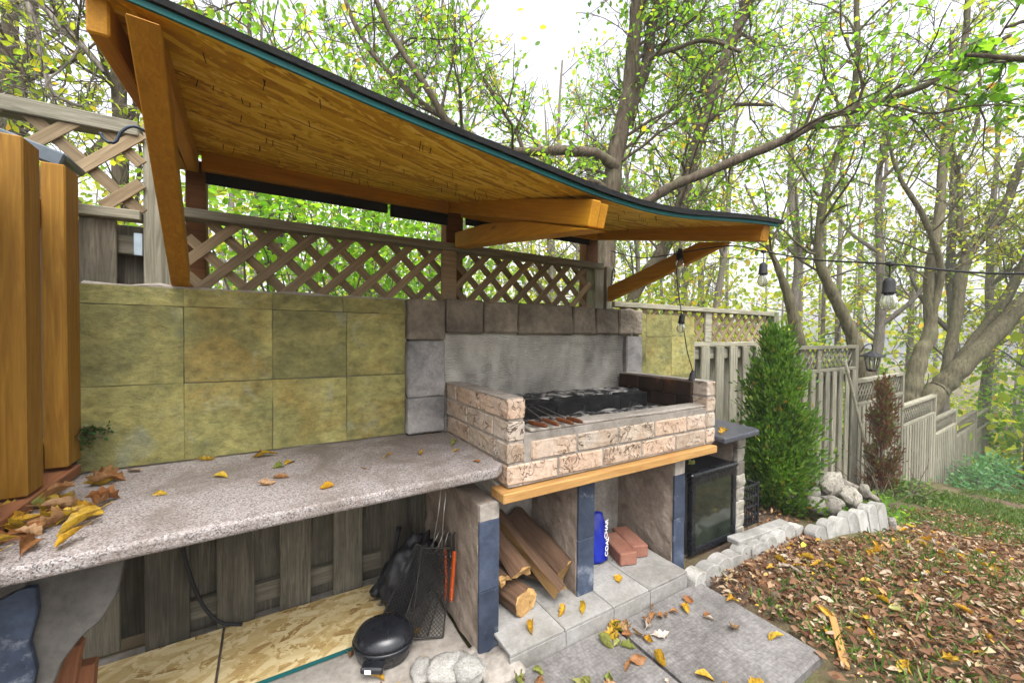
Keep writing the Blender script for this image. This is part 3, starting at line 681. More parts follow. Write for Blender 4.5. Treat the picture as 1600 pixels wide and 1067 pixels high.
# firebox
box('hearth_slab', (xL-0.01, -0.60, 0.63), (xR-0.02, -0.012, 0.684), 'cement', bbq, 0.004)
ash = rough_box(1.22, 0.55, 0.12, 'ash', 0.014, 11, 26, 26, 0.004); put('ash_bed', ash, bbq, loc=(1.81, -0.33, 0.80))
for j in range(2):
    y = -0.59
    for L_ in ((0.2, 0.2, 0.17), (0.1, 0.2, 0.2, 0.07))[j]:
        box('soot_brick', (xR-TH-0.024, y, 0.957-0.085*j), (xR-TH-0.0015, y+L_-0.006, 1.038-0.085*j), 'soot', bbq, 0.003); y += L_
    y = -0.59
    for L_ in ((0.2, 0.2, 0.17), (0.1, 0.2, 0.2, 0.07))[j]:
        box('soot_brick', (xL+TH+0.0015, y, 0.957-0.085*j), (xL+TH+0.012, y+L_-0.006, 1.035-0.085*j), 'soot', bbq, 0.003); y += L_
xx = 1.20
for L_ in (0.21, 0.25, 0.25, 0.25, 0.245):
    put('fire_block', rough_box(L_-0.002, 0.09, 0.118+0.006*math.sin(xx*9), 'sootblack', 0.005, int(xx*100), 5, 18, 0.004), bbq, loc=(xx+L_/2, -0.235+0.006*math.sin(xx*7), 0.880)); xx += L_
put('ash_shelf', rough_box(1.215, 0.20, 0.03, 'ash', 0.006, 17, 14, 16, 0.004), bbq, loc=(1.81, -0.105, 0.931))
# timber ledge under the bricks
beam('ledge_board', (1.075, -0.655, 0.660), (2.492, -0.655, 0.660), 0.106, 0.040, 'ledge', bbq, bev=0.004)
# back: rendered panel framed with blocks
put('rendered_back', rough_box(1.375, 0.03, 0.56, 'combed', 0.003, 9, 22, 9, 0.002), bbq, loc=(1.777, 0.006, 1.055))
for z0, z1, sd in ((0.789, 0.972, 1), (0.975, 1.270, 2), (1.273, 1.482, 3)):
    put('corner_block', rough_box(0.20, 0.075, z1-z0, 'greyblock' if sd < 3 else 'capstone', 0.003, sd+90, 5, 10, 0.008), bbq, loc=(0.996, -0.006, (z0+z1)/2))
xs_ = [1.099, 1.323, 1.552, 1.965, 2.159, 2.379, 2.628]
for i, (a, b_) in enumerate(zip(xs_[:-1], xs_[1:])):
    put('cap_stone', rough_box(b_-a-0.007, 0.085, 0.182+rnd.uniform(-0.006, 0.004), 'capstone', 0.006 if i > 1 else 0.003, 110+i, 6, 9 if i < 2 else 13, 0.01), bbq, loc=((a+b_)/2, -0.008, 1.402))
put('corner_block', rough_box(0.16, 0.07, 0.42, 'greyblock', 0.004, 130, 5, 9, 0.008), bbq, loc=(2.548, -0.005, 1.095))
# legs: rendered walls with slate strips on their ends
for i, (x0, x1, zb) in enumerate(((0.998, 1.088, 0.02), (1.505, 1.603, 0.10), (2.190, 2.280, -0.02))):
    y0 = -0.655
    put('leg_wall', rough_box(x1-x0-0.004, -0.02-y0-0.014, 0.63-zb, 'mudcement', 0.005, 140+i, 10, 12, 0.004), bbq, loc=((x0+x1)/2, (y0+0.014-0.02)/2, (0.63+zb)/2))
    cuts = [(zb, 0.285), (0.287, 0.565)] if i == 0 else [(zb, 0.36), (0.362, 0.632)] if i == 1 else [(zb, 0.30), (0.302, 0.54)]
    for a, b_ in cuts: put('slate_strip', rough_box(x1-x0, 0.013, b_-a, 'darkslate', 0.0008, 150+i, 4, 12, 0.002), bbq, loc=((x0+x1)/2, y0+0.0065, (a+b_)/2))
    if i != 1: put('render_patch', rough_box(x1-x0-0.004, 0.014, 0.636-cuts[1][1]-0.004, 'cement', 0.002, 155+i, 3, 14, 0.002), bbq, loc=((x0+x1)/2, y0+0.008, (0.634+cuts[1][1])/2))
box('niche_back', (1.088, -0.27, 0.06), (1.507, -0.25, 0.63), 'cement', bbq, 0.002)
box('niche_back', (1.602, -0.24, 0.06), (2.192, -0.22, 0.63), 'cement', bbq, 0.002)
# raised hearth platform in pale tiles
box('platform_core', (1.088, -0.768, -0.02), (2.118, -0.23, 0.088), 'cement', bbq, 0.003)
for i, (x0, x1) in enumerate(((1.066, 1.328), (1.328, 1.600), (1.600, 1.836), (1.836, 2.129))):
    put('platform_tile', rough_box(x1-x0-0.003, 0.27, 0.013, 'paver', 0.0008, 170+i, 4, 12, 0.002), bbq, loc=((x0+x1)/2, -0.647, 0.0945))
    put('platform_tile', rough_box(x1-x0-0.003, 0.26, 0.013, 'paver', 0.0008, 180+i, 4, 12, 0.002), bbq, loc=((x0+x1)/2, -0.378, 0.0945))
for i, (x0, x1) in enumerate(((1.066, 1.338), (1.338, 1.610), (1.610, 1.850), (1.850, 2.129))):
    put('platform_riser', rough_box(x1-x0-0.003, 0.013, 0.104, 'paver', 0.0008, 190+i, 4, 12, 0.002), bbq, loc=((x0+x1)/2, -0.7755, 0.034))
put('platform_riser', rough_box(0.012, 0.5, 0.104, 'paver', 0.0008, 199, 4, 12, 0.002), bbq, loc=(2.124, -0.52, 0.034))
put('mortar_foot', rough_box(0.16, 0.22, 0.10, 'cement', 0.014, 201, 6, 12, 0.01), bbq, loc=(1.035, -0.70, 0.0))

# right hand side counter on its own pier
rc = thing('side_counter', 'small dark grey countertop on a stone pier right of the bricks', 'countertop', (2.75, -0.35, 0.0))
put('worktop', counter_mesh([(2.520, -0.025), (2.520, -0.735), (2.93, -0.715), (2.965, -0.68), (3.04, -0.025)], 0.036, 'greycounter', 0.010), rc, loc=(0, 0, 0.688))
put('pier', rough_box(0.085, 0.52, 0.70, 'mudcement', 0.006, 210, 9, 12, 0.006), rc, loc=(2.905, -0.33, 0.336))
for j in range(8): put('split_stone', rough_box(0.085, 0.03, 0.082, 'stone', 0.005, 220+j, 4, 20, 0.005), rc, loc=(2.905, -0.605, 0.03+j*0.0855))

# ================================================================= canopy
can = thing('timber_canopy', 'warped canopy roof of orange-stained boards on timber brackets over the barbecue', 'canopy', (1.2, 0.1, 0.0))
fx = np.array([-0.10, 0.028, 0.266, 0.547, 0.899, 1.258, 1.581, 1.95, 2.294, 2.44])
fy = np.array([-0.86, -0.87, -0.92, -0.98, -1.04, -1.08, -1.07, -1.055, -1.04, -1.035])
fz = np.array([2.048, 2.018, 1.960, 1.881, 1.811, 1.747, 1.750, 1.80, 1.840, 1.852])
def roof_pt(x, s, dz=0.0):
    y1, z1 = np.interp(x, fx, fy), np.interp(x, fx, fz)
    z0 = 2.085 - 0.006*x
    return (x, 0.20+(y1-0.20)*s, z0+0.035*(1-min(1, s/0.13))*0+(z1-z0)*s - 0.012*math.sin(math.pi*s)*math.sin(math.pi*np.clip(x/1.2, 0, 2)) + dz)
def roof_sheet(x0, x1, t, dz, over, mat, nx=36, ns=10, smooth=True):
    V = []; F = []
    kx = np.linspace(x0, x1, nx)
    # smoothed edge
    for lay in (0, 1):
        for x in kx:
            for j in range(ns):
                s = j/(ns-1)*(1+over)
                xa = [np.clip(x+q, -0.10, 2.44) for q in (-0.16, -0.08, 0, 0.08, 0.16)]
                p = np.mean([roof_pt(q, s) for q in xa], axis=0); p[0] = x
                V.append((p[0], p[1], p[2]+dz+lay*t))
    n = nx*ns
    for i in range(nx-1):
        for j in range(ns-1):
            a = i*ns+j; F.append((a, a+1, a+ns+1, a+ns)); F.append((n+a, n+a+ns, n+a+ns+1, n+a+1))
    for i in range(nx-1):
        a = i*ns; F.append((a, a+ns, n+a+ns, n+a)); a = i*ns+ns-1; F.append((a, n+a, n+a+ns, a+ns))
    for j in range(ns-1):
        a = j; F.append((a, n+a, n+a+1, a+1)); a = (nx-1)*ns+j; F.append((a, a+1, n+a+1, n+a))
    me = mesh_from(V, F, mat); return me
def edge_strip(x0, x1, mat, z0, z1, out, nx=36):
    V = []; F = []
    for x in np.linspace(x0, x1, nx):
        xa = [np.clip(x+q, -0.10, 2.44) for q in (-0.16, -0.08, 0, 0.08, 0.16)]
        p = np.mean([roof_pt(q, 1.0) for q in xa], axis=0)
        for dy, dz in ((0.004, z0), (0.004, z1), (-out, z1), (-out, z0)): V.append((x, p[1]+dy, p[2]+dz))
    for i in range(nx-1):
        for k in range(4): F.append((i*4+k, i*4+(k+1) % 4, i*4+4+(k+1) % 4, i*4+4+k))
    F += [(0, 3, 2, 1), tuple((nx-1)*4+k for k in range(4))]
    return mesh_from(V, F, mat)
rb = put('roof_board', roof_sheet(-0.05, 2.42, 0.012, 0.0, 0.0, 'osbroof'), can)
put('board_edge', edge_strip(-0.048, 2.418, 'teal', -0.002, 0.012, 0.004), rb)
put('shingle_sheet', roof_sheet(-0.062, 2.45, 0.011, 0.0145, 0.012, 'shingle'), rb)
put('shingle_sheet', roof_sheet(-0.066, 2.455, 0.009, 0.0265, 0.004, 'shingle'), rb)
# doubled rafters
for xc, (zb0, zb1, y1, hh) in ((1.222, (1.985, 1.660, -1.065, 0.086)), (2.372, (1.985, 1.772, -1.01, 0.082))):
    for s in (-1, 1):
        ye = y1 + (0.006 if s > 0 else 0.0)
        h2 = hh-0.006*(s > 0)
        beam('rafter', (xc+s*0.0195, 0.20, zb0+hh/2+(0.2-0.05)*(zb0-zb1)/1.1), (xc+s*0.0195, ye, zb1+hh/2), 0.038, h2, 'orange', can, bev=0.004)
beam('rafter', (-0.028, 0.20, 2.052), (-0.024, -0.835, 1.991), 0.038, 0.086, 'orange', can, bev=0.004)
beam('rafter', (0.008, 0.20, 2.048), (0.060, -0.74, 1.972), 0.038, 0.082, 'orange', can, bev=0.004)
def brace(x0, x1, pts_low, pts_up, name='brace', pre=None):
    """bracket arm in the YZ plane between lower and upper outline"""
    o_ = [(y, z) for y, z in pts_low] + [(y, z) for y, z in pts_up[::-1]]
    n = len(o_); V = [(x0, y, z) for y, z in o_]+[(x1, y, z) for y, z in o_]
    F = [tuple(range(n))[::-1], tuple(range(n, 2*n))]+[(i, (i+1) % n, (i+1) % n+n, i+n) for i in range(n)]
    bm = bmesh.new(); vv = [bm.verts.new((y-0.0, x, z)) for x, y, z in V]
    for f in F: bm.faces.new([vv[i] for i in f])
    bmesh.ops.recalc_face_normals(bm, faces=bm.faces)
    bmesh.ops.bevel(bm, geom=bm.edges[:], offset=0.003, segments=1, affect='EDGES')
    me = bpy.data.meshes.new('brace'); bm.to_mesh(me); bm.free(); me.materials.append(MAT['orange'])
    return put(name, me, can, (pre or Matrix.Identity(4)) @ Matrix.Rotation(math.pi/2, 4, 'Z') @ Matrix.Diagonal((1, -1, 1, 1)))

brace(-0.029, 0.029, [(0.03, 1.482), (-0.90, 1.975)], [(0.03, 1.57), (-0.74, 1.984)], pre=Matrix.Translation((-0.010, 0, 0)) @ Matrix.Rotation(rad(4.6), 4, 'Z'))
brace(1.182, 1.262, [(0.045, 1.788), (-0.45, 1.732), (-1.06, 1.652)], [(0.045, 1.872), (-0.3, 1.842), (-0.66, 1.772)])
brace(2.352, 2.392, [(0.045, 1.548), (-0.40, 1.668), (-0.83, 1.802)], [(0.045, 1.650), (-0.35, 1.752), (-0.66, 1.834)])
# posts, ledgers and rolled shade cloth behind
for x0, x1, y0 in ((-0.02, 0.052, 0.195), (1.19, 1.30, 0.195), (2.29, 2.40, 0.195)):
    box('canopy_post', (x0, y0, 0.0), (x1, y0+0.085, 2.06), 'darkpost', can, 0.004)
box('ledger', (0.045, 0.12, 2.002), (1.180, 0.158, 2.082), 'orange', can, 0.003)
box('ledger', (1.264, 0.12, 1.995), (2.330, 0.158, 2.075), 'orange', can, 0.003)
box('shade_cloth', (0.055, 0.165, 1.955), (0.842, 0.172, 2.06), 'blackmesh', can, 0.001)
box('shade_cloth', (0.856, 0.165, 1.940), (1.188, 0.172, 2.06), 'blackmesh', can, 0.001)
box('shade_cloth', (1.302, 0.165, 1.960), (2.288, 0.172, 2.06), 'blackmesh', can, 0.001)
# staple and nail points coming through the board
V = []; F = []; n0 = 0
for _ in range(85):
    x = rnd.uniform(0.08, 2.35); s = rnd.choice((0.22, 0.34, 0.46, 0.60, 0.74, 0.9))+rnd.uniform(-0.02, 0.02)
    p = np.mean([roof_pt(np.clip(x+q, -0.1, 2.44), s) for q in (-0.16, -0.08, 0, 0.08, 0.16)], axis=0); p[0] = x
    L_ = rnd.uniform(0.012, 0.028); d = (rnd.uniform(-0.3, 0.3)*L_, rnd.uniform(-0.3, 0.3)*L_, -L_)
    v, f = tube_arrays([p+np.array((0, 0, 0.003)), p+np.array(d)], [0.0014, 0.001], 4)
    V.append(v); F.append(f+n0); n0 += len(v)
put('nail_points', mesh_from(np.vstack(V), np.vstack(F), 'darksteel'), can, kind='stuff')
# ================================================================= vegetation
class Acc:
    def __init__(s): s.V = []; s.F = []; s.n = 0
    def tube(s, pts, rads, k):
        v, f = tube_arrays(pts, rads, k); s.V.append(v); s.F.append(f+s.n); s.n += len(v)
    def mesh(s, mat, smooth=True): return mesh_from(np.vstack(s.V), np.vstack(s.F), mat, smooth)
LEAF = np.array([(0, 0, 0), (0.32, 0.30, 0.05), (0.70, 0.26, 0.06), (1.0, 0.0, -0.05), (0.70, -0.26, 0.06), (0.32, -0.30, 0.05)])
LEAFN = LEAF*np.array([1, 0.62, 1])
def leaf_arrays(P, D, N, S, tmpl=LEAF):
    """P positions, D leaf axis, N approximate normal, S sizes"""
    D = D/(np.linalg.norm(D, axis=1, keepdims=True)+1e-9)
    B = np.cross(N, D); B /= np.linalg.norm(B, axis=1, keepdims=True)+1e-9
    N = np.cross(D, B)
    V = P[:, None, :] + S[:, None, None]*(tmpl[None, :, :1]*D[:, None, :] + tmpl[None, :, 1:2]*B[:, None, :] + tmpl[None, :, 2:]*N[:, None, :])
    b = np.arange(len(P))[:, None]*6
    F = np.concatenate([b+np.array([[0, 1, 2, 3]]), b+np.array([[0, 3, 4, 5]])], 0)
    return V.reshape(-1, 3), F
def leaf_mesh(P, D, N, S, R, mat, tmpl=LEAF):
    V, F = leaf_arrays(np.asarray(P), np.asarray(D), np.asarray(N), np.asarray(S), tmpl)
    return mesh_from(V, F, mat, False, attr=np.repeat(np.clip(R, 0, 1), 6))
def unit(v): return v/(np.linalg.norm(v)+1e-9)
def wander(rng, p, d, L, n, wig, grav=0.0):
    pts = [p]; d = unit(d)
    for _ in range(n-1):
        d = unit(d + rng.normal(0, wig, 3) + np.array((0, 0, grav))); p = p + d*L/(n-1); pts.append(p)
    return np.array(pts)
def tree(name, label, paths, seed, bark='bark', leafmat='leaf', group=None, nb=26, sub=6, tw=5, leaves=5, lsize=0.075, blen=1.3, zmin=1.2, tone=(0.4, 0.25), start=0.25, twig_r=0.004, spread=0.8, bushy=None):
    rng = np.random.RandomState(seed)
    base = np.array(paths[0][0][:3]); x0, y0 = base[0], base[1]; zg = float(gz(x0, y0))
    t = thing(name, label, 'tree', (x0, y0, zg), group)
    A = Acc(); Bz = Acc(); P = []; D = []; S = []; R = []
    mains = []
    for i, pa in enumerate(paths):
        pa = np.array(pa, float)
        if i == 0 and pa[0, 2] > zg+0.05:
            lean = (pa[0, :3]-pa[1, :3])/max(0.2, (pa[1, 2]-pa[0, 2])); h = pa[0, 2]-zg
            b0 = pa[0, :3]+lean*h*0.5; b0[2] = zg-0.15
            pa = np.vstack([[*b0, pa[0, 3]*1.35], pa])
        q = smooth_path(pa, 10*len(pa)); r = np.maximum(q[:, 3], 0.006)
        r = r*(1+0.06*np.sin(np.arange(len(r))*0.9+seed))
        c = q[:, :3] + np.cumsum(rng.normal(0, 0.004, (len(q), 3)), 0)*0.5
        A.tube(c, r, 10 if r.max() > 0.05 else 7); mains.append((c, r))
    wts = np.array([np.linalg.norm(np.diff(c, axis=0), axis=1).sum() for c, _ in mains])
    cnt = np.maximum(2, (nb*wts/wts.sum()).astype(int))
    def emit_twig(p, d, L):
        pts = wander(rng, p, d, L, 4, 0.25, 0.02); Bz.tube(pts, np.linspace(twig_r, twig_r*0.45, 4), 3)
        for _ in range(leaves):
            u = rng.uniform(0.15, 1.05)*3; i = min(2, int(u)); q = pts[i]+(pts[i+1]-pts[i])*(u-i)
            dd = unit(pts[i+1]-pts[i])*0.6 + rng.normal(0, 0.6, 3) + np.array((0, 0, -0.25))
            P.append(q+rng.normal(0, 0.01, 3)); D.append(dd); S.append(lsize*rng.uniform(0.55, 1.25)); R.append(rng.normal(tone[0], tone[1]))
    def branch(c, r, u, scale, lvl):
        i = int(u*(len(c)-2)); p = c[i]; tg = unit(c[i+1]-c[i])
        per = unit(np.cross(tg, rng.normal(size=3))); d = unit(tg*rng.uniform(0.2, 0.8)+per*spread+np.array((0, 0, 0.18)))
        L = scale*rng.uniform(0.55, 1.3); rb = min(r[i]*0.45, 0.006+0.012*L)
        pts = wander(rng, p, d, L, 8, 0.17, 0.03); rr = np.linspace(rb, max(twig_r, rb*0.25), 8); Bz.tube(pts, rr, 5)
        return pts, rr
    for (c, r), k in zip(mains, cnt):
        for _ in range(k):
            u = rng.uniform(start, 0.99)
            if c[int(u*(len(c)-2))][2] < zmin: continue
            b1, r1 = branch(c, r, u, blen, 1)
            for _ in range(sub):
                b2, r2 = branch(b1, r1, rng.uniform(0.2, 0.98), blen*0.5, 2)
                for _ in range(tw):
                    v = rng.uniform(0.15, 0.98); i = int(v*6); tg = unit(b2[i+1]-b2[i])
                    emit_twig(b2[i], tg*0.6+unit(rng.normal(size=3))*0.8, blen*rng.uniform(0.12, 0.3))
    if name in ('woodland_tree', 'lawn_tree'):
        A.F += [f_ + A.n for f_ in Bz.F]; A.V += Bz.V; put('trunk', A.mesh(bark), t)
    else: put('trunk', A.mesh(bark), t); put('branches', Bz.mesh(bark), t)
    if P:
        N = rng.normal(0, 0.5, (len(P), 3))+np.array((0, 0, 1.0))
        put('crown', leaf_mesh(P, D, N, np.array(S), np.array(R), leafmat), t)
    return t
def shrub(name, label, cx, cy, rx, ry, z0, z1, n, seed, leafmat='leaf', lsize=0.06, tone=(0.4, 0.22), group=None, stems=14, cat='shrub', clump=26, bark='bark'):
    rng = np.random.RandomState(seed); zg = float(gz(cx, cy))
    t = thing(name, label, cat, (cx, cy, zg), group)
    A = Acc(); P = []; D = []
    cl = []
    for _ in range(clump):
        a = rng.uniform(0, 6.283); q = math.sqrt(rng.uniform(0, 1)); cl.append((cx+rx*q*math.cos(a), cy+ry*q*math.sin(a), z0+(z1-z0)*rng.beta(1.5, 1.2)*(1-0.35*q)))
    cl = np.array(cl)
    for k in range(stems):
        tip = cl[rng.randint(len(cl))]; b0 = np.array((cx+rng.normal(0, rx*0.2), cy+rng.normal(0, ry*0.2), zg-0.05))
        mid = (b0+tip)/2+rng.normal(0, 0.12, 3)
        A.tube(smooth_path([b0, mid, tip], 8), np.linspace(0.016, 0.005, 8), 5)
        for _ in range(5):
            i = rng.randint(1, 7); A.tube(wander(rng, smooth_path([b0, mid, tip], 8)[i], rng.normal(size=3)+np.array((0, 0, 0.5)), rng.uniform(0.2, 0.6), 5, 0.25), np.linspace(0.006, 0.003, 5), 3)
    ci = rng.randint(0, len(cl), n); sp = np.array((rx, ry, (z1-z0)*0.5))*0.30
    q_ = rng.normal(size=(n, 3)); q_ /= np.linalg.norm(q_, axis=1, keepdims=True); P = cl[ci] + q_*(rng.uniform(0, 1, (n, 1))**0.45)*sp*2.1
    D = P-cl[ci] + rng.normal(0, 0.1, (n, 3)); N = rng.normal(0, 0.5, (n, 3))+np.array((0, 0, 1.0))
    R = rng.normal(tone[0], tone[1], n) + 0.08*np.sin(ci*1.7)
    put('stems', A.mesh(bark), t)
    put('foliage', leaf_mesh(P, D, N, lsize*rng.uniform(0.55, 1.3, n), R, leafmat), t)
    return t

G_NEAR = 'trees growing just behind the fence'
tree('maple_tree', 'tall forked tree whose thick furrowed trunk rises right behind the canopy', [
 [(3.75,1.58,1.33,0.122),(3.80,1.56,1.96,0.117),(3.87,1.54,2.82,0.110),(3.94,1.52,3.52,0.104),(4.07,1.45,4.23,0.098),(4.12,1.44,4.86,0.085),(4.16,1.42,5.40,0.080),(4.20,1.42,6.11,0.067),(4.14,1.48,7.36,0.044)],
 [(4.07,1.45,4.07,0.080),(4.27,1.40,4.58,0.068),(4.39,1.40,5.17,0.063),(4.47,1.35,5.49,0.057),(4.68,1.37,6.55,0.044),(4.84,1.41,7.73,0.026)],
 [(3.88,1.49,3.33,0.073),(3.56,1.51,3.43,0.059),(3.12,1.66,3.42,0.055),(2.63,1.84,3.36,0.048),(2.24,2.02,3.48,0.047),(2.00,2.11,3.61,0.044),(1.76,2.14,3.92,0.036),(1.56,2.28,4.29,0.032),(1.35,2.41,4.74,0.030),(1.18,2.53,5.29,0.021)],
 [(2.05,2.08,3.58,0.036),(1.77,2.37,3.86,0.030),(1.43,2.71,4.32,0.029),(1.19,2.98,4.83,0.027),(1.02,3.21,5.44,0.021)],
 [(3.89,1.54,3.05,0.044),(3.63,1.58,3.13,0.033),(3.31,1.66,3.10,0.023),(3.06,1.69,3.01,0.014)],
 [(3.94,1.50,2.70,0.055),(4.08,1.19,2.87,0.056),(4.25,0.97,3.03,0.055),(4.47,0.72,3.15,0.051),(4.86,0.37,3.35,0.047),(5.13,0.09,3.51,0.045),(5.34,-0.09,3.66,0.037),(5.57,-0.28,3.73,0.034),(5.78,-0.53,3.81,0.031),(5.97,-0.76,3.90,0.028),(6.30,-0.95,4.14,0.023),(6.63,-1.15,4.37,0.020)],
 [(4.07,1.44,3.84,0.037),(4.16,1.29,4.55,0.036),(4.49,1.09,4.75,0.027),(4.72,0.84,4.79,0.023),(5.04,0.64,4.65,0.018)]],
 11, 'bark', 'leaf', G_NEAR, nb=74, sub=8, tw=6, leaves=2, lsize=0.068, twig_r=0.0032, blen=1.25, zmin=2.6)
tree('leaning_tree', 'slender tree leaning right with a dark bare fork behind the forked tree', [
 [(5.30,2.52,1.76,0.105),(5.53,2.40,2.28,0.105),(5.75,2.27,2.70,0.105),(5.99,2.14,3.43,0.101),(6.11,2.09,4.05,0.097),(6.28,2.00,4.78,0.097),(6.51,1.88,5.61,0.089),(6.73,1.76,6.24,0.089),(6.91,1.66,6.76,0.081),(7.13,1.55,7.69,0.061)],
 [(6.19,2.05,4.67,0.065),(6.41,1.80,4.83,0.048),(6.57,1.59,4.93,0.031),(6.98,1.22,4.88,0.020)]],
 12, 'bark', 'leaf', G_NEAR, nb=42, sub=8, tw=6, leaves=2, lsize=0.07, twig_r=0.0035, blen=1.5, zmin=2.4)
tree('crooked_tree', 'thin crooked tree bending over the fence beside the hanging lantern', [
 [(8.30,0.44,0.57,0.110),(8.18,0.53,1.18,0.102),(8.05,0.62,1.58,0.087),(7.86,0.75,2.03,0.079),(7.69,0.86,2.48,0.066),(7.67,0.88,2.88,0.058),(7.77,0.83,3.69,0.058),(7.96,0.73,4.34,0.055),(8.10,0.66,4.89,0.047),(8.19,0.63,5.70,0.043),(8.19,0.65,6.61,0.039),(8.25,0.63,7.51,0.031)],
 [(7.35,0.72,-0.30,0.095),(7.15,0.76,0.70,0.09),(6.97,0.82,1.35,0.08),(6.85,0.88,1.83,0.07),(6.73,0.96,2.21,0.05),(6.57,1.07,2.68,0.03)]],
 13, 'greenbark', 'leaf', G_NEAR, nb=40, sub=6, tw=5, leaves=2, lsize=0.07, twig_r=0.0038, blen=1.3, zmin=2.0)
tree('gnarled_tree', 'gnarled grey tree with a swollen foot between the lantern and the leaning trunks', [
 [(11.52,0.76,-0.17,0.164),(11.59,0.72,0.35,0.157),(11.73,0.66,1.00,0.134),(11.88,0.57,1.41,0.112),(11.86,0.60,2.33,0.098),(11.95,0.57,3.13,0.090),(12.21,0.56,3.95,0.083),(12.43,0.58,5.07,0.076),(12.71,0.57,6.22,0.070),(13.27,0.51,7.60,0.060),(13.39,0.47,9.01,0.048)],
 [(11.77,0.63,1.08,0.083),(11.84,0.48,1.94,0.066),(11.80,0.39,2.70,0.058),(11.38,0.55,3.69,0.050),(10.94,0.82,4.50,0.036),(10.73,0.98,5.45,0.025)]],
 14, 'greenbark', 'yleaf', G_NEAR, nb=36, sub=6, tw=4, leaves=2, lsize=0.08, twig_r=0.0045, blen=1.5, zmin=1.8)
tree('splayed_tree', 'low tree splitting into thick splayed trunks over the lower fence', [
 [(13.33,0.81,-0.12,0.212),(13.51,0.71,0.17,0.212),(13.68,0.45,0.63,0.193),(14.02,0.08,1.30,0.173),(14.48,-0.33,2.15,0.154),(15.19,-0.91,3.24,0.128),(15.88,-1.45,4.72,0.094)],
 [(13.64,0.63,0.33,0.144),(13.95,0.45,0.84,0.128),(14.40,0.19,1.58,0.111),(14.84,-0.06,2.33,0.094),(15.21,-0.26,3.21,0.076),(15.78,-0.59,4.41,0.060)],
 [(13.72,0.68,0.30,0.086),(14.02,0.59,1.74,0.112),(14.15,0.54,2.79,0.112),(14.36,0.42,3.45,0.103),(14.82,0.17,3.98,0.095),(15.07,0.02,4.59,0.086),(15.26,-0.08,5.33,0.078),(15.51,-0.22,5.94,0.065),(15.91,-0.43,7.13,0.051)],
 [(14.26,0.48,3.16,0.069),(14.11,0.59,3.82,0.065),(14.11,0.61,4.72,0.055),(14.05,0.66,5.40,0.051),(14.36,0.48,6.08,0.044),(14.49,0.42,6.98,0.034),(14.43,0.49,8.32,0.027)]],
 15, 'greenbark', 'yleaf', G_NEAR, nb=42, sub=6, tw=4, leaves=2, lsize=0.08, twig_r=0.0045, blen=1.4, zmin=1.6)
# leafy bough reaching in from a tree whose trunk stands right of the lawn
tree('lawn_tree', 'leafy tree beside the lawn whose broad green leaves hang in at the upper corner', [
 [(8.2, -3.6, -0.4, 0.17), (8.0, -3.5, 1.5, 0.15), (7.8, -3.3, 3.0, 0.13), (7.5, -3.0, 4.6, 0.10), (7.2, -2.8, 6.0, 0.07)],
 [(7.8, -3.3, 2.7, 0.07), (7.0, -2.7, 3.0, 0.05), (6.3, -2.1, 3.35, 0.035), (5.6, -1.45, 3.55, 0.024), (5.2, -1.1, 3.65, 0.014)],
 [(7.7, -3.2, 3.4, 0.06), (6.8, -2.7, 3.6, 0.045), (6.0, -2.1, 3.7, 0.03), (5.2, -1.6, 3.65, 0.018), (4.95, -1.35, 3.6, 0.01)],
 [(7.6, -3.1, 2.9, 0.06), (6.8, -2.5, 3.0, 0.045), (6.0, -1.9, 3.1, 0.03), (5.45, -1.45, 3.12, 0.015)]],
 16, 'bark', 'leaf', None, nb=26, sub=6, tw=4, leaves=3, lsize=0.10, blen=0.62, zmin=2.75, tone=(0.28, 0.2))
tree('corner_tree', 'tree with pale grey limbs behind the lattice left of the canopy', [
 [(-1.9, 2.6, 1.0, 0.10), (-1.8, 2.5, 2.4, 0.09), (-1.6, 2.3, 3.2, 0.07), (-1.5, 2.2, 4.4, 0.055), (-1.4, 2.1, 6.0, 0.03)],
 [(-1.62, 2.3, 3.3, 0.045), (-1.27, 1.99, 3.61, 0.030), (-1.05, 1.85, 3.50, 0.026), (-0.86, 1.73, 3.30, 0.021), (-0.72, 1.64, 3.14, 0.017), (-0.61, 1.57, 2.99, 0.010)],
 [(-1.05, 1.85, 3.50, 0.020), (-0.98, 1.80, 3.2, 0.015), (-0.9, 1.75, 2.85, 0.012), (-0.72, 1.68, 2.75, 0.010)]],
 17, 'pale_hazed_bark', 'yleaf', None, nb=34, sub=8, tw=7, leaves=1, lsize=0.05, twig_r=0.003, blen=0.8, zmin=1.8)

# far trunks, each its own tree; pale bark stands for backlit haze
far = [  # x, y, top lean, radius, height, bark
 (-2.4, 5.2, 0.1, 0.13, 9, 'bark'), (-1.2, 4.6, 0.0, 0.11, 9, 'bark'), (0.4, 5.0, -0.3, 0.07, 8, 'bark'), (1.5, 4.4, 0.4, 0.06, 7, 'bark'), (2.9, 5.6, 0.2, 0.08, 9, 'pale_hazed_bark'),
 (6.2, 6.0, 0.2, 0.10, 9, 'pale_hazed_bark'), (8.4, 5.0, -0.5, 0.09, 9, 'pale_hazed_bark'), (10.4, 4.2, 0.5, 0.12, 10, 'pale_hazed_bark'), (12.6, 3.4, 0.0, 0.16, 11, 'pale_hazed_bark'), (13.5, 1.9, 0.3, 0.14, 11, 'pale_hazed_bark'),
 (15.2, 0.9, -0.4, 0.15, 11, 'pale_hazed_bark'), (16.5, -0.6, 0.4, 0.17, 11, 'bark'), (14.0, -1.4, 0.2, 0.20, 10, 'bark'), (18.0, 3.2, 0.2, 0.14, 12, 'pale_hazed_bark'), (20.0, 1.0, -0.3, 0.16, 12, 'pale_hazed_bark'),
 (9.0, 8.0, 0.2, 0.12, 11, 'pale_hazed_bark'), (13.0, 7.0, -0.3, 0.13, 11, 'pale_hazed_bark'), (4.4, 7.5, 0.2, 0.10, 10, 'pale_hazed_bark')]
